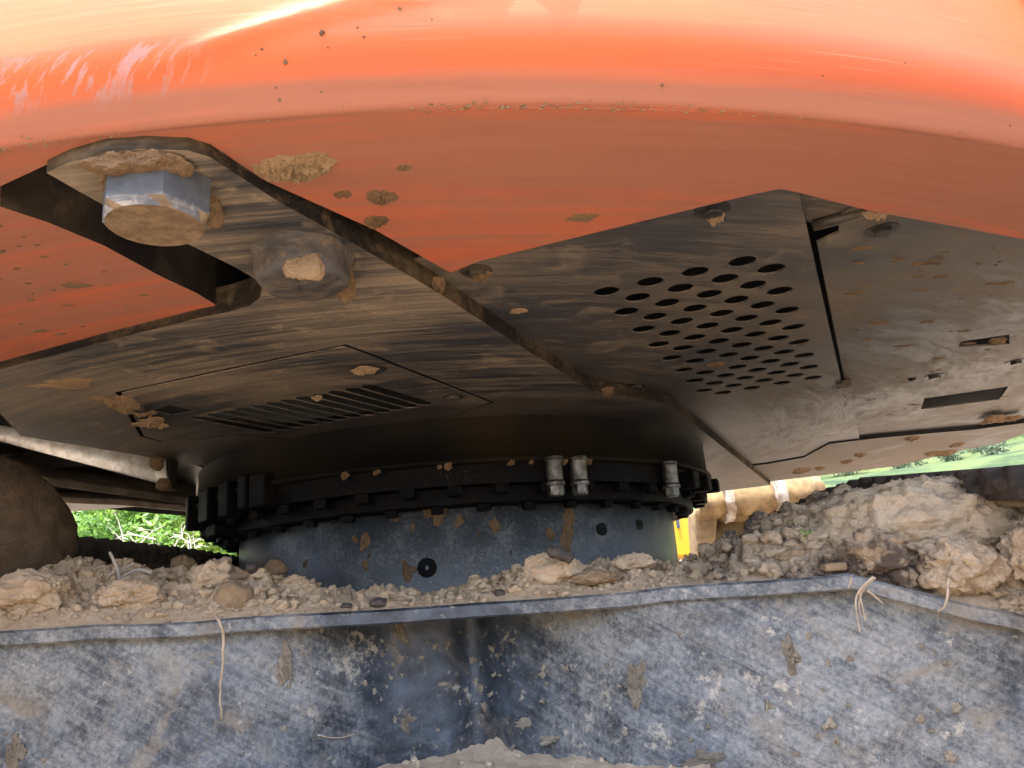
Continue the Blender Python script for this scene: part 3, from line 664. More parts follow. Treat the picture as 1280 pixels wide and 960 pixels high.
# bottom plate in the hollow
bx_ = np.linspace(250, 900, 60); V = []
ZF = -0.53
for x in bx_:
    d1 = float(np.interp(x, wx, wd_)) + 0.08; V += [hp(x, d1, ZF), hp(x, 2.0, ZF), hp(x, 2.0, ZF - 0.05), hp(x, d1, ZF - 0.05)]
Fc = []
for i in range(len(bx_) - 1):
    for j in range(3): a = i * 4 + j; Fc.append((a, a + 1, a + 5, a + 4))
mk('bottom_plate', V, Fc, M['carbody'], FRM)
# leg stubs to the tracks (mostly buried)
for s, a0, a1 in ((1, 0.9, 1.9), (-1, -1.2, -2.4)):
    V, Fc = box(gp((a0 + a1) / 2, 4.6, -0.35), RA, FA, UPV, (abs(a1 - a0) / 2, 0.9, 0.25)); bevel(mk('leg_box', V, Fc, M['carbody'], FRM), 0.01)

# ---- tracks
def track(name, a_in, sgn, path, label):
    T = empty(name, gp(a_in + sgn * 0.6, 4, GZ)); T.parent = EX; T.location = Vector(W(gp(a_in + sgn * 0.6, 4, GZ))) - EX.location; T['label'] = label
    P = np.array(path, float); seg = np.hypot(*np.diff(P, axis=0).T); L = np.concatenate([[0], np.cumsum(seg)]); pitch = 0.40; n = int(L[-1] / pitch)
    for k in range(n):
        s0 = k * pitch + 0.012; s1 = (k + 1) * pitch - 0.012; e = [np.array([np.interp(s, L, P[:, 0]), np.interp(s, L, P[:, 1])]) for s in (s0, s1)]
        c = (e[0] + e[1]) / 2; t = (e[1] - e[0]); ln = np.linalg.norm(t); t /= ln; nn = np.array([-t[1], t[0]])
        if nn @ (c - np.array([4.0, -0.6])) < 0: nn = -nn
        t3 = FA * t[0] + UPV * t[1]; n3 = FA * nn[0] + UPV * nn[1]; c3 = gp(a_in + sgn * 0.62, c[0], c[1]); lst = [box(c3, RA, t3, n3, (0.62, ln / 2, 0.022))]
        for q in (-0.36, 0.0, 0.36): 
            cc = c3 + t3 * q * ln + n3 * 0.045; lst.append(box(cc, RA, t3 * 1.0, n3, (0.62 + 0.004 * (q + 1), 0.022, 0.04)))
        lst.append(box(c3 - n3 * 0.07 + RA * 0.0, RA, t3, n3, (0.24, ln / 2 * 0.96, 0.06)))
        # caked soil between the grousers
        v, f = clod(c3 + n3 * 0.02 - RA * sgn * 0.3, 1.0, 2, 400 + k, 0.4, 2.0, 4, (1, 1, 1)); v = (v - (c3 + n3 * 0.02 - RA * sgn * 0.3)); v = c3 + n3 * 0.03 + v[:, :1] * RA * 0.5 + v[:, 1:2] * t3 * ln * 0.42 + v[:, 2:] * n3 * 0.045
        lst.append((v, f))
        for q in (-0.2, 0.16):
            v, f = ico(2); v = v * (1 + 0.5 * fbm(v * 1.6 + k * 2.1 + q * 9, 3, 12))[:, None]; c4 = gp(a_in + sgn * 0.05, c[0], c[1]) + t3 * q * ln + n3 * 0.03; lst.append((c4 + v[:, :1] * RA * 0.09 + v[:, 1:2] * t3 * 0.07 + v[:, 2:] * n3 * 0.045, f))
        V, Fc = merge(lst); bevel(mk('shoe', V, Fc, M['track'], T), 0.003, 1)
    V, Fc = box(gp(a_in + sgn * 0.62, 4.0, -0.65), RA, FA, UPV, (0.3, 2.2, 0.38)); bevel(mk('track_frame', V, Fc, M['dark'], T), 0.02)
    for b in (1.2, 6.2):
        prf = []
        for q, (rr_, aa) in enumerate(((0.0, -0.2), (0.62, -0.2), (0.66, -0.1), (0.66, 0.1), (0.62, 0.2), (0.0, 0.2))): prf.append((rr_, aa))
        V = [gp(a_in + sgn * 0.62 + aa, b + rr_ * math.cos(t), -0.7 + rr_ * math.sin(t)) for t in np.linspace(0, 2 * np.pi, 33) for rr_, aa in prf]
        Fc = [(i * 6 + j, i * 6 + j + 1, i * 6 + 7 + j, i * 6 + 6 + j) for i in range(32) for j in range(5)]; mk('track_wheel', V, Fc, M['dark'], T)
    return T
bot = [(6.9, -0.9), (6.4, -1.35), (5.8, -1.52), (1.6, -1.52), (1.0, -1.35), (0.5, -0.9), (0.35, -0.5)]
track('crawler_track', 1.5, 1, [(0.5, -0.2), (1.0, 0.02), (1.6, 0.12), (2.36, 0.205), (2.9, 0.265), (3.6, 0.355), (4.2, 0.365), (4.7, 0.345), (5.4, 0.275), (6.0, 0.17), (6.6, -0.05), (7.0, -0.45)] + bot, 'muddy crawler track with ribbed shoes beyond the tall soil mound')
track('crawler_track', -2.0, -1, [(0.5, -0.2), (0.9, 0.12), (1.6, 0.3), (2.6, 0.35), (3.6, 0.37), (5.0, 0.40), (6.2, 0.40), (6.8, 0.25), (7.1, -0.3)] + bot, 'dark crawler track silhouetted against green bushes')

# ---- left side: tube, beams
def strip(name, A, Bq, th, mat):   # slab whose lower face is the quad A..Bq (points listed along near edge then far edge)
    V = [np.asarray(p) for p in A + Bq]; n = len(A); V += [p + UPV * th for p in V]; N_ = 2 * n; Fc = []
    for i in range(n - 1): Fc += [(i, i + 1, N_ - 2 - i, N_ - 1 - i), (N_ + i, N_ + i + 1, 2 * N_ - 2 - i, 2 * N_ - 1 - i)]
    loop = list(range(N_)); Fc += [(loop[i], loop[(i + 1) % N_], N_ + loop[(i + 1) % N_], N_ + loop[i]) for i in range(N_)]
    return bevel(mk(name, V, Fc, mat, EX), 0.004)
V = []
ga, gb, gc, gd = at(-60, 520, 5.0), at(-60, 534, 4.98), at(208, 575, 4.5), at(213, 607, 4.46); sp_ = [(ga + (gc - ga) * t, gb + (gd - gb) * t) for t in np.linspace(0, 1, 5)]
NV = 10
for a_, b_ in sp_:
    for k in range(NV + 1): t = k / NV; p = a_ * (1 - t) + b_ * t; V.append(p + FA * 0.015 * math.sin(t * math.pi) * -1)
Fc = [(i * (NV + 1) + k, i * (NV + 1) + k + 1, (i + 1) * (NV + 1) + k + 1, (i + 1) * (NV + 1) + k) for i in range(4) for k in range(NV)]
o = mk('polished_guard', V, Fc, M['silver'], EX, True); sm_ = o.modifiers.new('thick', 'SOLIDIFY'); sm_.thickness = 0.006; o['label'] = 'bright worn steel guard catching the sky'
strip('platform_beam', [at(-60, 575, 4.6), at(60, 607, 4.9), at(245, 632, 5.9)], [at(245, 612, 6.3), at(60, 588, 5.4), at(-60, 572, 5.1)], 0.05, M['beam'])
strip('platform_rail', [at(40, 628, 5.6), at(150, 632, 6.2), at(250, 641, 6.9)], [at(250, 634, 7.2), at(150, 622, 6.6), at(40, 622, 6.0)], 0.05, M['beam'])
strip('platform_brace', [at(70, 630, 6.4), at(150, 616, 6.6)], [at(150, 610, 6.9), at(70, 622, 6.8)], 0.05, M['beam'])
for x, y in ((196, 579), (205, 606)):
    c = at(x, y, 4.42); V, Fc = clod(c, 0.04, 2, x, 0.2); mk('clamp_block', V, Fc, M['mud'], EX)
V, Fc = box(at(212, 592, 4.55), RA, FA, UPV, (0.025, 0.05, 0.09)); mk('guard_bracket', V, Fc, M['dark'], EX)
V, Fc = box(gp(-4.6, 6.1, 1.15), RA, FA, UPV, (2.4, 0.95, 0.06)); mk('cab_floor', V, Fc, M['dark'], EX)

# ================================================================ soil on the frame
sil_x = [-150, 0, 50, 100, 150, 190, 240, 310, 345, 375, 400, 430, 460, 480, 500, 530, 560, 590, 620, 650, 680, 705, 725, 750, 780, 820, 845, 870, 900, 930, 960, 1000, 1050, 1110, 1150, 1200, 1250, 1280, 1450]
sil_y = [690, 694, 702, 712, 717, 725, 716, 718, 724, 736, 746, 747, 747, 742, 746, 750, 747, 736, 730, 716, 706, 708, 716, 716, 708, 711, 714, 712, 696, 678, 661, 642, 622, 614, 620, 634, 650, 658, 700]
def ridge_d(x): return ip(x, [-150, 200, 400, 650, 900, 1100, 1280, 1450], [3.15, 3.2, 3.1, 3.05, 3.35, 3.15, 2.85, 2.7])
NX, ND = 1050, 220
gx = np.linspace(-150, 1450, NX); gt = np.linspace(0, 1, ND)
ld = lip_d(gx) + 0.03; lz = lip_zt(gx) - 0.004; rd = ridge_d(gx); rz = (hor(gx) - ip(gx, sil_x, sil_y)) * rd / F
T2 = gt[None, :] ** 1.15 * 2.6                         # 1 = ridge
tt = np.clip(T2, 0, 1); prof_ = np.sin(tt * np.pi / 2) ** 0.9
DD = ld[:, None] + (rd - ld)[:, None] * T2
ZZ = lz[:, None] + (rz - lz)[:, None] * prof_
back = np.clip(T2 - 1, 0, 2); ZZ = np.where(T2 > 1, lz[:, None] + (rz - lz)[:, None] * np.clip(1 - 0.75 * back ** 1.1, 0.05, 1), ZZ)
XX = np.broadcast_to(gx[:, None], DD.shape)
PX = (XX - 640) / F * DD
q = np.stack([PX * 6, DD * 6, np.zeros_like(DD)], -1); amp = np.clip(T2 * 3, 0.05, 1) * np.clip((ZZ - lz[:, None]) / 0.1 + 0.25, 0.2, 1)
def billow(q_, s_): return np.abs(vnoise(q_, s_)) ** 0.8
wq = q + 0.35 * np.stack([vnoise(q * 2.2, 71), vnoise(q * 2.2 + 40, 72), np.zeros_like(DD)], -1)
ZZ = ZZ + amp * (0.020 * fbm(q, 3, 31) + 0.05 * billow(wq * 1.5, 32) + 0.036 * billow(wq * 3.4 + 5, 33) + 0.024 * billow(wq * 7 + 2, 34) + 0.014 * billow(wq * 14, 35) + 0.007 * vnoise(wq * 30, 36) + 0.004 * vnoise(wq * 64, 37) - 0.048)
def grid_pts():
    r0 = np.array([ray(x, hor(x)) for x in gx]); P = np.empty((NX, ND, 3)); P[..., 0] = r0[:, None, 0] * DD; P[..., 1] = r0[:, None, 1] * DD; P[..., 2] = ZZ; return P
GP = grid_pts()
def soil_obj(name, x0, x1, mat, label, seed, nclod, cs=(0.006, 0.034)):
    i0, i1 = np.searchsorted(gx, x0), min(np.searchsorted(gx, x1) + 1, NX); sub = GP[i0:i1]; ni = i1 - i0; r = np.random.default_rng(seed)
    a, b = np.meshgrid(np.arange(ni - 1), np.arange(ND - 1), indexing='ij'); k = (a * ND + b).ravel()
    tris = np.vstack([np.c_[k, k + ND, k + ND + 1], np.c_[k, k + ND + 1, k + 1]]); V = [sub.reshape(-1, 3)]; T = [tris]; off = ni * ND
    for q_ in range(nclod):
        i = r.integers(1, ni - 1); j = int(min(r.random() ** 0.8, 1) * ND * 0.52); p = sub[i, j]; x = gx[i0 + i]; s = cs[0] * (cs[1] / cs[0]) ** (r.random() ** 2.2)
        hgt = (p[2] - lip_zt(x)); 
        if hgt < s * 0.6 and r.random() < 0.8: s *= 0.5
        sb = 3 if s > 0.02 else (2 if s > 0.009 else 1)
        v, f = clod(p + np.array([0, 0, s * 0.25]), s, sb, int(r.integers(1, 5000)), 0.6, 1.7, 4, (0.8 + 0.6 * r.random(), 0.8 + 0.5 * r.random(), 0.55 + 0.5 * r.random())); V.append(v); T.append(f + off); off += len(v)
    o = fast(name, np.vstack(V), np.vstack(T), mat, None, False); tag(o, label, 'soil', kind='stuff'); return o
soil_obj('loose_soil', -150, 382, M['soil'], 'pale sandy soil heaped on the frame left of the pedestal', 1, 1700, (0.004, 0.022))
soil_obj('loose_soil', 382, 880, M['soil'], 'thin pale crumbs of soil along the frame edge before the pedestal', 2, 1500, (0.004, 0.02))
soil_obj('soil_mound', 880, 1450, M['soil_grey'], 'tall grey brown clod mound on the frame beside the crawler track', 3, 1800, (0.005, 0.034))
# fan of sand in the hollow below
fx = np.linspace(300, 860, 160); ft = np.linspace(0, 1, 50); V = []
for x in fx:
    d1 = float(np.interp(x, wx, wd_)); hgt = 0.15 * math.exp(-((x - 606) / 30) ** 2) * (0.8 + 0.35 * vnoise(np.array([x / 9.0, 0, 0]), 3)) + 0.018 * math.exp(-((x - 600) / 160) ** 2) + 0.012
    for t in ft: 
        d = d1 + 0.08 - t * (d1 + 0.08 - 2.1); V.append(hp(x, d, ZF + 0.004 + hgt * max(0, 1 - t * 5.0) ** 1.5 + 0.008))
V = np.array(V); V[:, 2] += 0.008 * fbm(V * 22, 4, 61) + 0.004 * fbm(V * 70, 3, 62)
a, b = np.meshgrid(np.arange(159), np.arange(49), indexing='ij'); k = (a * 50 + b).ravel()
lst = [V]; T = [np.vstack([np.c_[k, k + 50, k + 51], np.c_[k, k + 51, k + 1]])]; off = len(V)
for q_ in range(350):
    p = V[rng.integers(0, len(V))]; v, f = clod(p, 0.004 + 0.012 * rng.random() ** 3, 1, int(rng.integers(1, 4000)), 0.4); lst.append(v); T.append(f + off); off += len(v)
tag(fast('sand_fan', np.vstack(lst), np.vstack(T), M['fansand'], None), 'pale sand settled at the foot of the frame hollow', 'sand', kind='stuff')

# ---- named clods and debris
def clod_thing(name, label, cat, px, py, d, wpx, hpx, mat, seed, sub=5, rough=0.32, fr=1.5, depth=None, group=None):
    c = at(px, py, d); sx_, sy_ = wpx / F * d / 2, hpx / F * d / 2; sub = 6 if wpx > 50 and rough > 0.15 else sub; v, f = ico(sub)
    dp_ = depth or sx_ * 0.8; vs = v * (np.array([sx_, dp_, sy_]) / min(sx_, sy_)); g_ = vs * fr + seed * 1.3 + 0.3 * np.c_[vnoise(v * 3 + seed, 1), vnoise(v * 3 + seed, 2), vnoise(v * 3 + seed, 3)]; crumb = 1.0 if rough > 0.15 else 0.18
    dims = np.array([sx_, dp_, sy_]); nr_ = v / dims; nr_ /= np.linalg.norm(nr_, axis=1)[:, None]
    low = 1 + rough * fbm(v * fr + seed * 1.3, 3, seed % 77, 0.55)
    hi = crumb * (0.17 * np.abs(vnoise(g_ * 2.2, 5)) + 0.11 * np.abs(vnoise(g_ * 5, 6)) + 0.06 * np.abs(vnoise(g_ * 11, 7)) + 0.028 * vnoise(g_ * 22, 8) + 0.014 * vnoise(g_ * 45, 9) - 0.13) * min(sx_, sy_) * 0.9
    p = v * dims * low[:, None] + nr_ * hi[:, None]
    V = c + p[:, :1] * RA + p[:, 1:2] * FA + p[:, 2:] * UPV
    return tag(fast(name, V, f, mat, None, False), label, cat, group)
clod_thing('mud_clod', 'big pale crusty clod hanging over the frame edge at the right', 'clod', 1196, 706, 2.47, 88, 78, M['soil_grey'], 3, 6)
clod_thing('mud_clod', 'largest pale cohesive clod crowning the mound before the crawler track', 'clod', 1168, 658, 2.76, 268, 116, M['clay'], 13, 6, 0.16, 1.5, 0.22)
clod_thing('mud_clod', 'dark pitted clod left of the big crusty clod, above the dangling roots', 'clod', 1094, 692, 2.56, 74, 58, M['soil_grey'], 8, 6)
clod_thing('mud_clod', 'grey clod cut by the right picture edge', 'clod', 1288, 690, 2.45, 70, 80, M['soil_grey'], 17)
clod_thing('mud_clod', 'rounded tan clod on top of the mound, farthest right', 'clod', 1240, 655, 2.7, 60, 36, M['soil'], 23)
clod_thing('mud_clod', 'small tan lump at the foot of the mound behind the flat stone', 'clod', 1022, 690, 2.75, 56, 32, M['mudlight'], 29)
clod_thing('mud_clod', 'smooth tan lump beside the small green sprig', 'clod', 990, 697, 2.72, 40, 22, M['mudlight'], 31)
clod_thing('soil_lump', 'layered tan soil lump leaning on the pedestal below the black bark', 'clod', 690, 712, 2.9, 72, 44, M['soil'], 37, 5, 0.25, 1.2)
clod_thing('soil_lump', 'flat cracked tan slab of soil right of the layered lump', 'clod', 745, 722, 2.82, 60, 18, M['mudlight'], 41, 4, 0.2)
clod_thing('soil_lump', 'pale knobbly lump at the right foot of the pedestal', 'clod', 790, 708, 2.95, 56, 28, M['soil'], 43)
clod_thing('soil_lump', 'squared ochre lump in the left heap before the pedestal corner', 'clod', 292, 746, 2.85, 44, 40, M['mudlight'], 47, 4, 0.2, 1.1)
clod_thing('soil_lump', 'large pale lump beside the squared ochre lump', 'clod', 265, 722, 2.98, 46, 36, M['soil'], 53)
clod_thing('soil_lump', 'brown lump against the dark crawler track in the left heap', 'clod', 229, 708, 3.2, 30, 26, M['mud'], 59, 4, 0.2)
clod_thing('soil_lump', 'brown stone like lump at the left edge of the pedestal', 'clod', 344, 712, 3.15, 26, 24, M['mud'], 61, 4, 0.2)
clod_thing('soil_lump', 'wide crusty lump in the middle of the left heap', 'clod', 160, 745, 2.85, 80, 44, M['soil'], 67)
clod_thing('soil_lump', 'crusty soil lump at the left picture edge', 'clod', 40, 742, 2.82, 90, 50, M['soil'], 71)
clod_thing('mud_block', 'tall smooth damp brown mud block at the left picture edge', 'mud', -52, 690, 3.1, 268, 232, M['mudblock'], 73, 6, 0.09, 1.3, 0.3)
def stick(name, label, cat, pts, rad, mat, seg=7, taper=0.5):
    P = spline(pts, 6); P = [p + 0.6 * rad * np.array([vnoise(np.array([i * 0.7, 3.0, k_])) for k_ in (0.5, 7.5, 13.5)]) for i, p in enumerate(P)]; V, Fc = tube(P, np.linspace(rad, rad * taper, len(P)), seg); return tag(mk(name, V, Fc, mat, None, True), label, cat)
stick('bark_piece', 'short black piece of bark lying on the layered soil lump', 'bark', [at(685, 687, 2.82), at(698, 691, 2.81), at(713, 699, 2.8)], 0.021, M['bark'], 7, 0.9)
clod_thing('charcoal_bit', 'black scrap with a brown end on the frame edge', 'scrap', 474, 754, 2.66, 22, 13, M['bark'], 83, 3, 0.35)
clod_thing('charcoal_bit', 'flat black scrap just left of the brown ended scrap', 'scrap', 433, 757, 2.69, 15, 6, M['bark'], 85, 3, 0.3)
clod_thing('charcoal_bit', 'black crumb resting against the pedestal foot in the left heap', 'scrap', 315, 711, 2.98, 14, 14, M['bark'], 87, 3, 0.35)
clod_thing('charcoal_bit', 'small black crumb on the frame edge below the layered lump', 'scrap', 624, 741, 2.7, 13, 8, M['bark'], 89, 3, 0.35)
c = at(1042, 709, 2.56); V, Fc = box(c, RA, FA, UPV, (0.036, 0.03, 0.013)); bevel(tag(mk('flat_stone', V, Fc, M['mudlight']), 'small flat tan stone on the frame edge at its bend', 'stone'), 0.004)
stick('hanging_root', 'thin dry root hanging down the frame wall at the left', 'root', [at(268, 768, 2.66), at(275, 778, 2.6), at(279, 800, 2.61), at(277, 840, 2.62), at(275, 868, 2.63), at(278, 900, 2.65)], 0.0058, M['root'], 6, 0.5)
RB = empty('root_tuft', at(1080, 725, 2.45)); tag(RB, 'tuft of pale dry roots dangling over the bend of the frame edge', 'root')
for k, pts in enumerate([[(1092, 721), (1078, 734), (1070, 748), (1071, 768), (1075, 790)], [(1092, 722), (1076, 740), (1078, 758), (1082, 776)], [(1094, 722), (1080, 736), (1074, 752), (1076, 770)], [(1084, 738), (1094, 746), (1104, 755)], [(1064, 722), (1062, 730), (1060, 736)]]):
    P = spline([at(x, y, 2.43 + 0.005 * k) for x, y in pts], 6); V, Fc = tube(P, np.linspace(0.0042, 0.002, len(P)), 6); mk('root_strand', V, Fc, M['root'], RB, True)
stick('hanging_root', 'short curved root below the big crusty clod', 'root', [at(1184, 722, 2.38), at(1185, 738, 2.37), at(1181, 756, 2.37), at(1172, 766, 2.38)], 0.005, M['root'], 6, 0.6)
stick('straw', 'pale straw stuck in the grey mound', 'straw', [at(1092, 642, 2.75), at(1100, 652, 2.72), at(1108, 663, 2.7)], 0.003, M['root'], 5, 0.6)
stick('straw', 'loose straw lying low on the frame wall left of the hollow', 'straw', [on_wall(398, 918) - FA * 0.01, on_wall(420, 922) - FA * 0.01, on_wall(446, 917) - FA * 0.01], 0.0035, M['root'], 5, 0.6)
TW = empty('dry_twig', at(145, 720, 2.95)); tag(TW, 'small branched dry twig standing in the left soil heap', 'twig')
for pts, r_ in (([(137, 690), (142, 700), (147, 712), (150, 725)], 0.009), ([(150, 716), (160, 708), (168, 704)], 0.005), ([(147, 712), (138, 718), (133, 724)], 0.004), ([(152, 722), (172, 712), (190, 716)], 0.007)):
    P = spline([at(x, y, 2.93) for x, y in pts], 5); V, Fc = tube(P, np.linspace(r_ * 0.6, r_, len(P)), 6); mk('twig_stem', V, Fc, M['beam'], TW, True)
M['leaf'] = m_simple('bright_leaf', (0.10, 0.22, 0.03), (0.16, 0.30, 0.05), 60, 0.5)
SPG = empty('green_sprig', at(1008, 672, 2.8)); tag(SPG, 'tiny green sprig growing from the soil mound', 'sprig')
for k, (x, y, l, an) in enumerate([(1003, 664, 9, 2.6), (1010, 667, 11, 0.2), (1015, 670, 10, -0.3), (1006, 670, 8, 3.4), (1012, 663, 7, 1.1)]):
    c = at(x, y, 2.72 + 0.004 * k); L = l / F * 2.7; dv = RA * math.cos(an) + UPV * math.sin(an); wv = np.cross(dv, FA) * 0.35
    V = [c - dv * L / 2, c - wv * L / 2 + FA * -0.004, c + dv * L / 2, c + wv * L / 2 + FA * -0.004, c + FA * 0.003]; mk('leaf', V, [(0, 1, 4), (1, 2, 4), (2, 3, 4), (3, 0, 4)], M['leaf'], SPG)

# ---- caked mud on the underside
def patch(label, px, py, z, w_, h_, t, mat, seed, name='mud_cake', ns=56, nr=18, edge=0.35, rough=0.7, fr=4):
    c = bp(px, py, z); V, Fc = dome((c[0], c[1], z), RA, FA, DN, w_, h_, t, seed, ns, nr, edge, rough, fr); return tag(mk(name, V, Fc, mat), label, 'mud')
patch('gritty grey mud clump stuck to the orange counterweight above the slot', 368, 207, ZO, 0.088, 0.05, 0.03, M['mudlight'], 1, ns=90, nr=30, edge=0.25, rough=0.55, fr=9)
patch('dark mud spot on the orange underside, upper of a close pair', 479, 246, ZO, 0.035, 0.035, 0.016, M['mud'], 2, fr=8)
patch('dark mud spot on the orange underside, lower of a close pair', 471, 276, ZO, 0.033, 0.025, 0.014, M['mud'], 3, fr=8)
patch('faint mud spot left of the close pair on the orange underside', 428, 242, ZO, 0.022, 0.014, 0.008, M['mud'], 4)
patch('small mud fleck high on the orange underside right of the gritty clump', 505, 209, ZO, 0.018, 0.012, 0.006, M['mud'], 5)
patch('ragged mud streak by the perforated cover edge', 725, 272, ZO, 0.05, 0.02, 0.01, M['mud'], 6)
def cake(label, px, py, z, w_, h_, mat, seed, rough=0.3, depth=0.05):
    return clod_thing('mud_cake', label, 'mud', px, py, float(bp(px, py, z) @ FW), w_, h_, mat, seed, 5, rough, 1.4, depth)
cake('brown mud packed behind the scraped big bolt', 172, 212, 0.935, 120, 40, M['mud'], 7, 0.3, 0.07)
cake('tan mud wedge at the right side of the scraped big bolt', 263, 264, 0.92, 30, 44, M['mud'], 9, 0.3, 0.04)
cake('mud collar right of the caked big bolt', 430, 352, 0.91, 24, 46, M['mud'], 10, 0.3, 0.04)
clod_thing('mud_cake', 'tan mud lump on the flank of the caked big bolt', 'mud', 383, 336, 1.93, 46, 34, M['mudlight'], 11, 4, 0.3, 1.3, 0.02)
patch('flaking tan mud at the left corner of the louvred hatch', 158, 508, ZC, 0.07, 0.18, 0.02, M['mudlight'], 13, edge=0.5)
patch('flat grey mud flake left of the louvred hatch', 190, 530, ZC - 0.012, 0.08, 0.10, 0.014, M['mudlight'], 14, edge=0.5)
patch('tan mud smear on the belly plate at far left', 80, 480, ZC, 0.11, 0.07, 0.008, M['mudlight'], 15, edge=0.5)
patch('tan mud stain over the hatch bolt', 458, 463, ZC - 0.012, 0.06, 0.045, 0.016, M['mudlight'], 16, edge=0.4)
patch('small tan mud flake bridging the cooling slots', 397, 497, ZC - 0.012, 0.022, 0.03, 0.012, M['mudlight'], 17, edge=0.4)
patch('mud plug at the corner where counterweight and belly plate meet', 548, 355, ZC, 0.022, 0.05, 0.03, M['mud'], 18, edge=0.3)
patch('mud on the cover bolt beside the orange corner', 600, 340, ZR, 0.036, 0.025, 0.03, M['mud'], 19, edge=0.35)
patch('mud on the cover bolt near the top of the perforated cover', 893, 267, ZR, 0.026, 0.022, 0.028, M['mudlight'], 20, edge=0.35)
patch('pale mud plug filling the end of the short slot', 1248, 425, ZR + 0.035, 0.045, 0.035, 0.02, M['mudlight'], 21, edge=0.2)
patch('crumbly mud packed in the gap below the orange edge at right', 1095, 266, ZO + 0.01, 0.04, 0.015, 0.02, M['mudlight'], 22, edge=0.4)
patch('tan mud smear on the perforated cover below its corner bolt', 650, 388, ZR, 0.03, 0.02, 0.008, M['mudlight'], 24, edge=0.4)
patch('mud lump where the belly plate step bends', 760, 487, ZC - 0.002, 0.03, 0.04, 0.03, M['mud'], 25, edge=0.3)
patch('mud plugging one hole of the perforated cover', 895, 455.5, ZR, 0.045, 0.045, 0.006, M['mud'], 26, edge=0.1)
# fine spots on orange and plates
lst = []
for k in range(90):
    u = rng.random(); u = 0.9 if 0.45 <= u < 0.8 else u
    if u < 0.45: x, y, z = rng.uniform(-10, 230), rng.uniform(262, 420), ZO
    elif u < 0.8: x, y, z = rng.uniform(330, 1250), rng.uniform(150, 300), ZO
    else: x, y, z = rng.uniform(1060, 1260), rng.uniform(300, 520), ZR + 0.02
    if z == ZO and u < 0.45 and y < 258 + (x + 0) * 0.47 + 14: continue
    if u >= 0.45 and z == ZO and (y > 325 - (x - 600) * 0.235 - 8 if x > 560 else y > 341 - (563 - x) * 0.49 - 10): continue
    if u >= 0.45 and z == ZO and x > 975 and y > 236 + (x - 975) * 0.2 - 8: continue
    s = 0.004 + 0.018 * rng.random() ** 3; c = bp(x, y, z); lst.append(dome(c, RA, FA, DN, s * 2.6, s, 0.004, int(rng.integers(1, 900)), 10, 3, 0.45))
tag(mk('mud_specks', *merge(lst), M['mud'], None), 'scattered dark mud specks under the counterweight and covers', 'mud', kind='stuff')
# gritty bead of soil along the counterweight crease
lst = []
for k in range(700):
    t = rng.uniform(math.radians(-106), math.radians(-40)); on = vnoise(np.array([t * 14, 0, 0]), 5)
    if on < 0.1 and rng.random() < 0.8: continue
    r_ = RC + 0.005 + rng.normal() * 0.006; s = 0.0012 + 0.0026 * rng.random() ** 2; p = np.array([C[0] + r_ * math.cos(t), C[1] + r_ * math.sin(t), ZO - 0.001 + max(0, r_ - RC) * 0.4]); lst.append(clod(p, s, 1, k + 1, 0.5, squash=(2.0, 1, 0.6)))
tag(mk('soil_bead', *merge([(v, f.tolist()) for v, f in lst]), M['mudlight'], None), 'crumbly bead of soil along the lower counterweight crease', 'soil', kind='stuff')
# pebbles stuck on the rear face
lst = []
rz_ = np.array([(z, r) for r, z in prof[:15]])
for k, (x, y, s_) in enumerate([(403, 42, 6), (357, 78, 5), (350, 126, 4), (328, 62, 3), (320, 70, 2.5), (447, 35, 2), (455, 47, 2.5), (500, 12, 4), (1028, 95, 2.5), (1131, 79, 2.5), (828, 107, 2.5), (540, 25, 2), (425, 20, 1.5), (410, 60, 2), (330, 52, 2), (1262, 157, 2.5), (345, 110, 2.5), (402, 115, 2)]):
    for z in np.linspace(ZO + 0.005, ZO + 0.3, 400):
        p = bp(x, y, z); rr_ = np.interp(z, rz_[:, 0], rz_[:, 1])
        if math.hypot(p[0] - C[0], p[1] - C[1]) < rr_: break
    v, f = clod(p - FA * 0.002, s_ / F * 1.5 / 1.6, 2, 40 + k, 0.5); lst.append((v, f.tolist()))
tag(mk('soil_grit', *merge(lst), M['mud'], None), 'tiny soil crumbs stuck to the rear face of the counterweight', 'soil', kind='stuff')
# ---- splatter on the frame wall and pedestal
lst = []
def wall_spot(x, y, s, seed, t=0.006, el=1.0):
    p = on_wall(x, y); lst.append(dome(p - FA * 0.002, RA, UPV, -FA, s, s * el, t, seed, 18, 4, 0.75, 0.6))
for k in range(300):
    g = rng.random()
    if g < 0.5: x, y = rng.normal(545, 75), rng.normal(850, 40)
    else: x, y = rng.uniform(0, 1280), rng.uniform(790, 955)
    lim = hor(x) + 30
    if y < lim or y > 955: continue
    wall_spot(x, y, 0.002 + 0.011 * rng.random() ** 4, int(rng.integers(1, 900)), 0.004)
for x, y, w_, e in ((500, 825, .020, .9), (552, 855, .026, .5), (548, 868, .010, 1.2), (590, 826, .016, 1.0), (640, 800, .02, .4), (350, 835, .014, 2.0), (560, 805, .010, 1), (478, 818, .010, 1), (990, 822, .014, 1.7), (1036, 830, .007, 2), (1010, 796, .007, 1.6), (1035, 905, .018, 1.0), (1045, 925, .010, 1.3), (960, 880, .010, 1.4), (1165, 912, .012, .6), (1190, 945, .02, .7), (690, 925, .03, .5), (655, 905, .03, .6), (640, 935, .012, 1), (605, 885, .012, 1.6), (600, 860, .010, 1.4), (575, 790, .008, 1.0), (1060, 880, .008, 1), (995, 942, .016, .5)):
    wall_spot(x, y, w_, int(x), 0.008, e)
tag(mk('mud_splatter', *merge(lst), M['splat'], None), 'pale dried mud splatter on the blue grey frame wall', 'mud', kind='stuff')
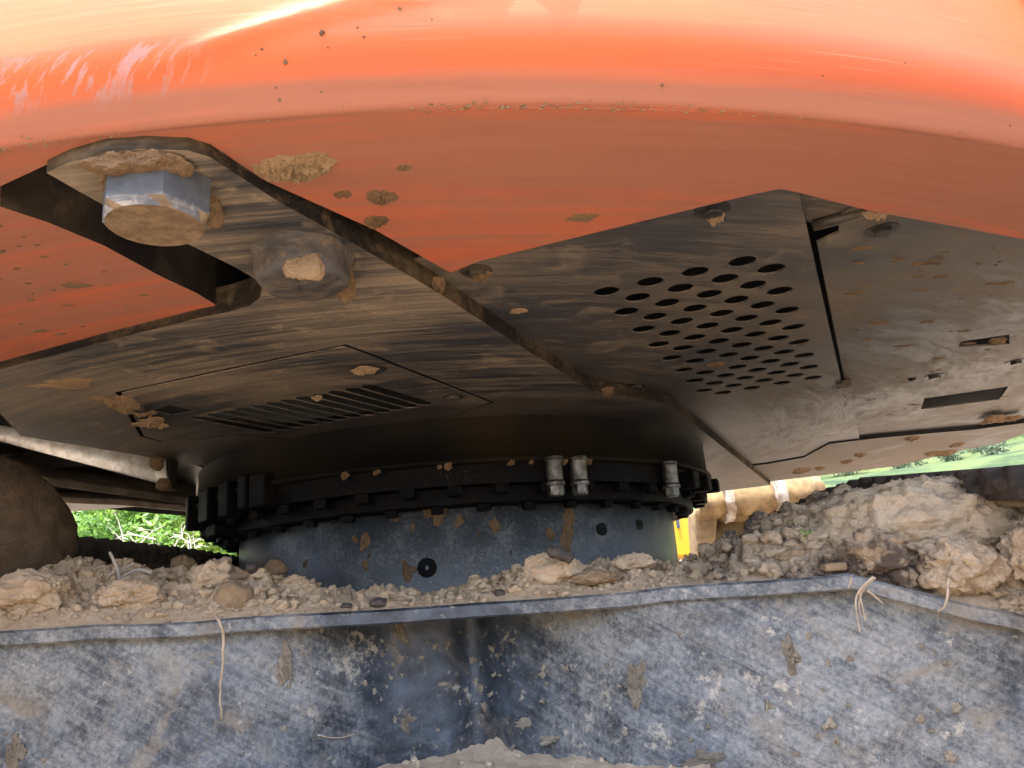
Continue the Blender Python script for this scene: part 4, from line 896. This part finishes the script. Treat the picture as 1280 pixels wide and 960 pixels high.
for lab, x, y, w_, h_, sd_ in (('ochre mud pat low in the frame hollow', 507, 898, .036, .05, 1), ('tan mud pat on the left frame wall under the edge', 355, 832, .028, .055, 2), ('tallest tan mud stain on the frame wall, right of the hollow', 795, 850, .03, .055, 3), ('tan mud pat at the bottom left picture corner', 18, 940, .03, .06, 4), ('wide brown mud pat low on the wall right of the hollow', 880, 950, .075, .022, 5), ('oval mud pat on the right frame wall', 991, 823, .020, .042, 6), ('smooth grey brown mud smear under the frame edge', 497, 786, .036, .05, 7)):
    p = on_wall(x, y); tag(mk('mud_pat', *dome(p - FA * 0.001, RA, UPV, -FA, w_, h_, 0.007, 300 + sd_, 56, 14, 0.75, 0.8, 6), M['wallmud']), lab, 'mud')
lst = []
for x, y, s in ((456, 675, .035), (443, 674, .022), (380, 705, .02), (455, 707, .022), (545, 640, .07), (575, 652, .03), (618, 657, .035), (712, 645, .05), (710, 673, .05), (688, 668, .03), (510, 712, .04), (515, 660, .02), (460, 695, .012), (490, 640, .04), (712, 628, .03), (600, 668, .012), (640, 690, .01)):
    bestd = 1e9
    for z in np.linspace(0.02, 0.515, 60):
        qp, t_ = circle_hit(x, 1.464, z); d_ = qp @ FW; yy = 480 - F * (qp @ UP) / d_
        if abs(yy - y) < bestd: bestd = abs(yy - y); p = qp; tt_ = t_
    rad = np.array([math.cos(tt_), math.sin(tt_), 0]); tan_ = np.array([-math.sin(tt_), math.cos(tt_), 0]); lst.append(dome(p - rad * 0.001, tan_, UPV, rad, s * 0.9, s * 1.2, 0.012, int(x), 16, 5, 0.5))
for x, y in ((430, 597), (550, 570), (665, 578), (705, 590), (735, 588), (470, 628), (560, 615), (640, 612)):
    p, t_ = circle_hit(x, 1.75, 0.69); lst.append(clod(p, 0.010 + 0.010 * rng.random(), 2, x, 0.5, squash=(1.3, 0.5, 1)))
tag(mk('mud_flecks', *merge([(v, [tuple(q_) for q_ in f]) for v, f in lst]), M['mud'], None), 'tan mud flecks on the pedestal and bearing', 'mud', kind='stuff')

# ================================================================ behind the machine
M['yellow'] = m_simple('yellow_machine_paint', (0.5, 0.27, 0.01), (0.45, 0.24, 0.012), 6, 0.4)
M['mudcoat'] = m_simple('dried_orange_mud_coat', (0.075, 0.044, 0.017), (0.20, 0.132, 0.056), 7, 0.9, 0, 0.8)
M['mudwhite'] = m_simple('chalky_white_collar', (0.30, 0.27, 0.23), (0.16, 0.1, 0.06), 9, 0.9, 0, 0.4)
M['glass'] = m_simple('dark_window', (0.04, 0.06, 0.09), rough=0.1)
M['white'] = m_simple('white_print', (0.75, 0.75, 0.73), rough=0.5)
YM = empty('yellow_machine', gp(2.6, 17.2, GZ)); tag(YM, 'yellow machine parked behind the muddy bucket, mostly hidden by the pedestal', 'machine')
def yb(name, x0, y0, x1, y1, d, dep, mat):
    p0, p1 = at(x0, y0, d), at(x1, y1, d); c = (p0 + p1) / 2 + FA * dep; h = (abs((p1 - p0) @ RA) / 2, dep, abs(p1[2] - p0[2]) / 2); V, Fc = box(c, RA, FA, UPV, h); return bevel(mk(name, V, Fc, mat, YM), 0.03, 3)
yb('body', 700, 628, 870, 697, 16, 1.2, M['yellow']); yb('lower_body', 690, 699, 872, 850, 16.05, 1.2, M['muddark'])
yb('window_panel', 845, 648, 850, 660, 15.97, 0.01, M['glass']); yb('decal', 862, 673, 866, 688, 15.97, 0.01, M['white']); yb('roof_bar', 966, 596, 1004, 607, 16.5, 0.4, M['yellow']); yb('roof_post', 1000, 592, 1003, 660, 16.7, 0.1, M['white']); yb('seam', 856.2, 646, 857, 696, 15.985, 0.008, M['hole'])
yb('step', 850, 697, 856, 702, 15.9, 0.2, M['white'])
BK = empty('muddy_bucket', gp(3.6, 13.5, GZ)); tag(BK, 'mud caked digging bucket with a pivot tube, lying behind the crawler track', 'bucket')
def cyl_between(p, q, prof, seg=40, rough=0.05):
    den = []
    for (s0_, r0_), (s1_, r1_) in zip(prof, prof[1:]):
        k_ = max(1, int(abs(s1_ - s0_) * 40)); den += [(s0_ + (s1_ - s0_) * i / k_, r0_ + (r1_ - r0_) * i / k_) for i in range(k_)]
    prof = den + [prof[-1]]
    p, q = np.asarray(p), np.asarray(q); t = q - p; L = np.linalg.norm(t); t = t / L; u = np.cross(t, UPV); u /= np.linalg.norm(u); v = np.cross(t, u); V = []; m_ = len(prof)
    for k in range(seg):
        a = 2 * np.pi * k / seg
        for s, r_ in prof: V.append(p + t * s * L + (u * math.cos(a) + v * math.sin(a)) * r_)
    V = np.array(V); V += rough * fbm(V * 3.5, 4, 5, 0.6)[:, None] * np.array([0.5, 0.5, 1]); Fc = []
    for k in range(seg):
        for j in range(m_ - 1): a = k * m_ + j; b = ((k + 1) % seg) * m_ + j; Fc.append((a, b, b + 1, a + 1))
    return V, Fc
PA, PB = at(872, 630, 13.2), at(1026, 612, 13.2)
mk('pivot_tube', *cyl_between(PA, PB, [(0, 0.0), (0, 0.24), (0.2, 0.24), (0.22, 0.29), (0.62, 0.30), (0.66, 0.25), (1, 0.25), (1, 0)]), M['mudcoat'], BK, True)
mk('collar', *cyl_between(at(903, 627, 13.2), at(912, 626, 13.2), [(0, 0), (0, 0.34), (1, 0.34), (1, 0)]), M['mudwhite'], BK)
mk('collar', *cyl_between(at(963, 620, 13.2), at(978, 618, 13.2), [(0, 0), (0, 0.32), (0.3, 0.30), (0.5, 0.33), (1, 0.31), (1, 0)]), M['mudwhite'], BK)
# bucket shell: curved sheet with open front, side plates
def shell():
    V = []; n = 16; prof = [(0.0, 1.25), (-0.25, 0.95), (-0.32, 0.4), (-0.2, -0.3), (0.3, -1.0), (1.1, -1.45), (2.0, -1.5)]
    P = spline([np.array([a, b, 0]) for a, b in prof], 5); A0, A1 = 2.95, 5.4
    for p in P:
        for a in (A0, A1): V.append(gp(a, 13.9 - 0.0 + 0, 0) + RA * 0 + FA * p[0] + UPV * p[1])
    Fc = [(2 * i, 2 * i + 1, 2 * i + 3, 2 * i + 2) for i in range(len(P) - 1)]; return V, Fc
o = mk('shell', *shell(), M['mudcoat'], BK, True); o.modifiers.new('thick', 'SOLIDIFY').thickness = 0.04
for x0, x1, y0, y1, nm in ((869, 900, 634, 720, 'side_plate'), (898, 1000, 640, 650, 'top_lip')):
    d = 13.1; P4 = [at(x0, y0, d), at(x1, y0 - 4, d), at(x1 - 8, y1, d), at(x0 + 6, y1, d)]; V = P4 + [p + FA * 0.8 for p in P4]; o = mk(nm, V, [(0, 1, 2, 3), (4, 5, 6, 7), (0, 1, 5, 4), (1, 2, 6, 5), (2, 3, 7, 6), (3, 0, 4, 7)], M['mudcoat'], BK); bevel(o, 0.06, 3)

def m_leaf(name, c1, c2):
    n = NT(name); oi = n.t.nodes.new('ShaderNodeObjectInfo'); f = n.noise(n.pos, 2.2, 3); g = n.noise(n.pos, 30, 2)
    n.fin(n.mix(n.ramp(n.mth('ADD', n.mth('MULTIPLY', f, 0.6), n.mth('MULTIPLY', g, 0.4)), 0.36, 0.62), c1, c2), 0.5)
    n.b.inputs['Transmission Weight'].default_value = 0.0
    tr = n.t.nodes.new('ShaderNodeBsdfTranslucent'); tr.inputs[0].default_value = (*[v * 1.2 for v in c2], 1); mx = n.t.nodes.new('ShaderNodeMixShader'); mx.inputs[0].default_value = 0.4
    n.t.links.new(n.b.outputs[0], mx.inputs[1]); n.t.links.new(tr.outputs[0], mx.inputs[2]); n.t.links.new(mx.outputs[0], n.out.inputs[0]); return n.m
LEAFS = [m_leaf('leaf_green', (0.05, 0.12, 0.02), (0.15, 0.28, 0.05)), m_leaf('leaf_yellow_green', (0.08, 0.15, 0.02), (0.24, 0.34, 0.06)), m_leaf('leaf_deep', (0.03, 0.08, 0.02), (0.09, 0.19, 0.05))]
M['stem'] = m_simple('bush_stem', (0.10, 0.075, 0.05), (0.2, 0.15, 0.1), 30, 0.8); M['deadtwig'] = m_simple('bleached_twig', (0.40, 0.36, 0.31), (0.52, 0.48, 0.42), 30, 0.8)
def leaves(cs, n, seed, size):
    r = np.random.default_rng(seed); V = np.empty((n, 4, 3)); k = r.integers(0, len(cs), n)
    cc = np.array([c for c, _ in cs])[k]; rr = np.array([q for _, q in cs])[k]; d = r.normal(size=(n, 3)); d /= np.linalg.norm(d, axis=1)[:, None]
    p = cc + d * (rr * r.random(n) ** 0.4)[:, None]; u = r.normal(size=(n, 3)); u /= np.linalg.norm(u, axis=1)[:, None]; v = np.cross(u, d + 0.3 * r.normal(size=(n, 3))); v /= np.linalg.norm(v, axis=1)[:, None] + 1e-6
    s = size * (0.6 + 0.8 * r.random(n))[:, None]
    V[:, 0] = p - u * s; V[:, 1] = p + v * s * 0.45; V[:, 2] = p + u * s; V[:, 3] = p - v * s * 0.45
    return V.reshape(-1, 3), np.arange(n * 4).reshape(-1, 4)
def bush(label, a, b, hgt, wid, seed, mat, n=7000, size=0.085):
    B = empty('bush', gp(a, b, GZ)); tag(B, label, 'bush', 'bushes behind the machine'); r = np.random.default_rng(seed); cs = []
    for k in range(26):
        z = GZ + hgt * (0.12 + 0.86 * r.random()); w_ = wid * (1 - 0.5 * ((z - GZ) / hgt) ** 2); cs.append((gp(a + r.normal() * w_ * 0.5, b + r.normal() * w_ * 0.4, z), 0.35 + 0.45 * r.random()))
    V, Q = leaves(cs, n, seed, size); fast('crown', V, Q, mat, B)
    st = []
    for c, _ in cs[:9]:
        base = gp(a + r.normal() * 0.1, b + r.normal() * 0.1, GZ); P = spline([base, (base + c) / 2 + r.normal(size=3) * 0.2, c], 4); st.append(tube(P, np.linspace(0.06, 0.02, len(P)), 5))
    mk('stem', *merge([(np.array(v), f) for v, f in st]), M['stem'], B, True)
for k, (lab, a, b, h_, w_, mt) in enumerate([('leafy bush nearest the mud block at left', -11.6, 21, 5.6, 2.4, 0), ('yellow green bush behind the bleached brush', -9.2, 24, 6.4, 2.4, 1), ('broad bush left of the pedestal', -7.6, 22, 5.6, 2.2, 1), ('green bush close to the pedestal edge', -6.6, 20, 4.9, 2.0, 0), ('deep green bush behind the gap at left', -11.5, 30, 8.0, 3.5, 2), ('tall bush farthest back at left', -9, 33, 9.0, 4.0, 0), ('second tall bush farthest back, nearer the pedestal', -7, 31, 8.5, 3.6, 2), ('low yellow green bush in the middle of the left gap', -9.6, 21.5, 5.4, 2.0, 1), ('low green bush behind the middle of the left gap', -8.6, 26, 6.6, 2.4, 0), ('dense bush behind the dead brush', -10.6, 26.5, 6.8, 2.6, 1), ('round green bush right beside the mud block', -10.3, 20.6, 5.2, 2.0, 0), ('wide bush showing between the two nearest bushes', -12.7, 26, 7.0, 3.0, 1), ('tall backdrop bush behind the mud block', -15.6, 33, 9.0, 4.0, 2)]):
    bush(lab, a, b, h_, w_, 50 + k, LEAFS[mt], 9000)
DB = empty('dead_brush', gp(-8.6, 19, GZ)); tag(DB, 'tangle of bleached bare twigs in front of the green bushes', 'brush'); r = np.random.default_rng(5)
for k in range(46):
    x0, y0 = r.uniform(150, 260), r.uniform(672, 720); d = 18.8 + r.random(); an = r.uniform(0.2, 2.9); L = r.uniform(20, 60); cv = r.normal() * 22
    pts = [at(x0, y0, d), at(x0 + math.cos(an) * L * 0.5 + cv * 0.4, y0 - math.sin(an) * L * 0.55, d + 0.1), at(x0 + math.cos(an) * L + cv * 0.2, y0 - math.sin(an) * L * 0.8 + abs(cv) * 0.3, d - 0.1)]
    P = spline(pts, 5); V, Fc = tube(P, np.linspace(0.014, 0.005, len(P)), 4); mk('twig', V, Fc, M['deadtwig'], DB, True)
# far woods on the hillside
lst = []; r = np.random.default_rng(11); V0 = np.array([v.co[:] for v in tme.vertices])
def hill_z(x, y): 
    R_ = math.hypot(x, y); return float(V0[np.argmin((V0[:, 0] - x) ** 2 + (V0[:, 1] - y) ** 2), 2])
VV = []; QQ = []; off = 0
for k in range(240):
    an = r.uniform(0.25, 0.66); R_ = r.uniform(130, 280); dirv = FH * math.cos(an) + RH * math.sin(an); x, y = dirv * R_
    if vnoise(np.array([x / 25, y / 25, 0]), 4) < -0.05: continue
    z = hill_z(x, y); s = r.uniform(1.6, 3.6); cs = [(np.array([x, y, z + s * 0.8]) / S - np.array([0, 0, CAMZ / S]) + r.normal(size=3) * s * 0.9, s * 0.75 / S) for _ in range(5)]
    v, q_ = leaves(cs, 260, k, 0.34 / S); VV.append(v); QQ.append(q_ + off); off += len(v)
tag(fast('far_wood', np.vstack(VV), np.vstack(QQ), m_leaf('hazed_far_leaf', (0.045, 0.075, 0.05), (0.10, 0.13, 0.075)), None), 'distant scattered trees on the green hillside', 'trees', kind='stuff')  # leaf colour paled and blued to stand in for distance haze
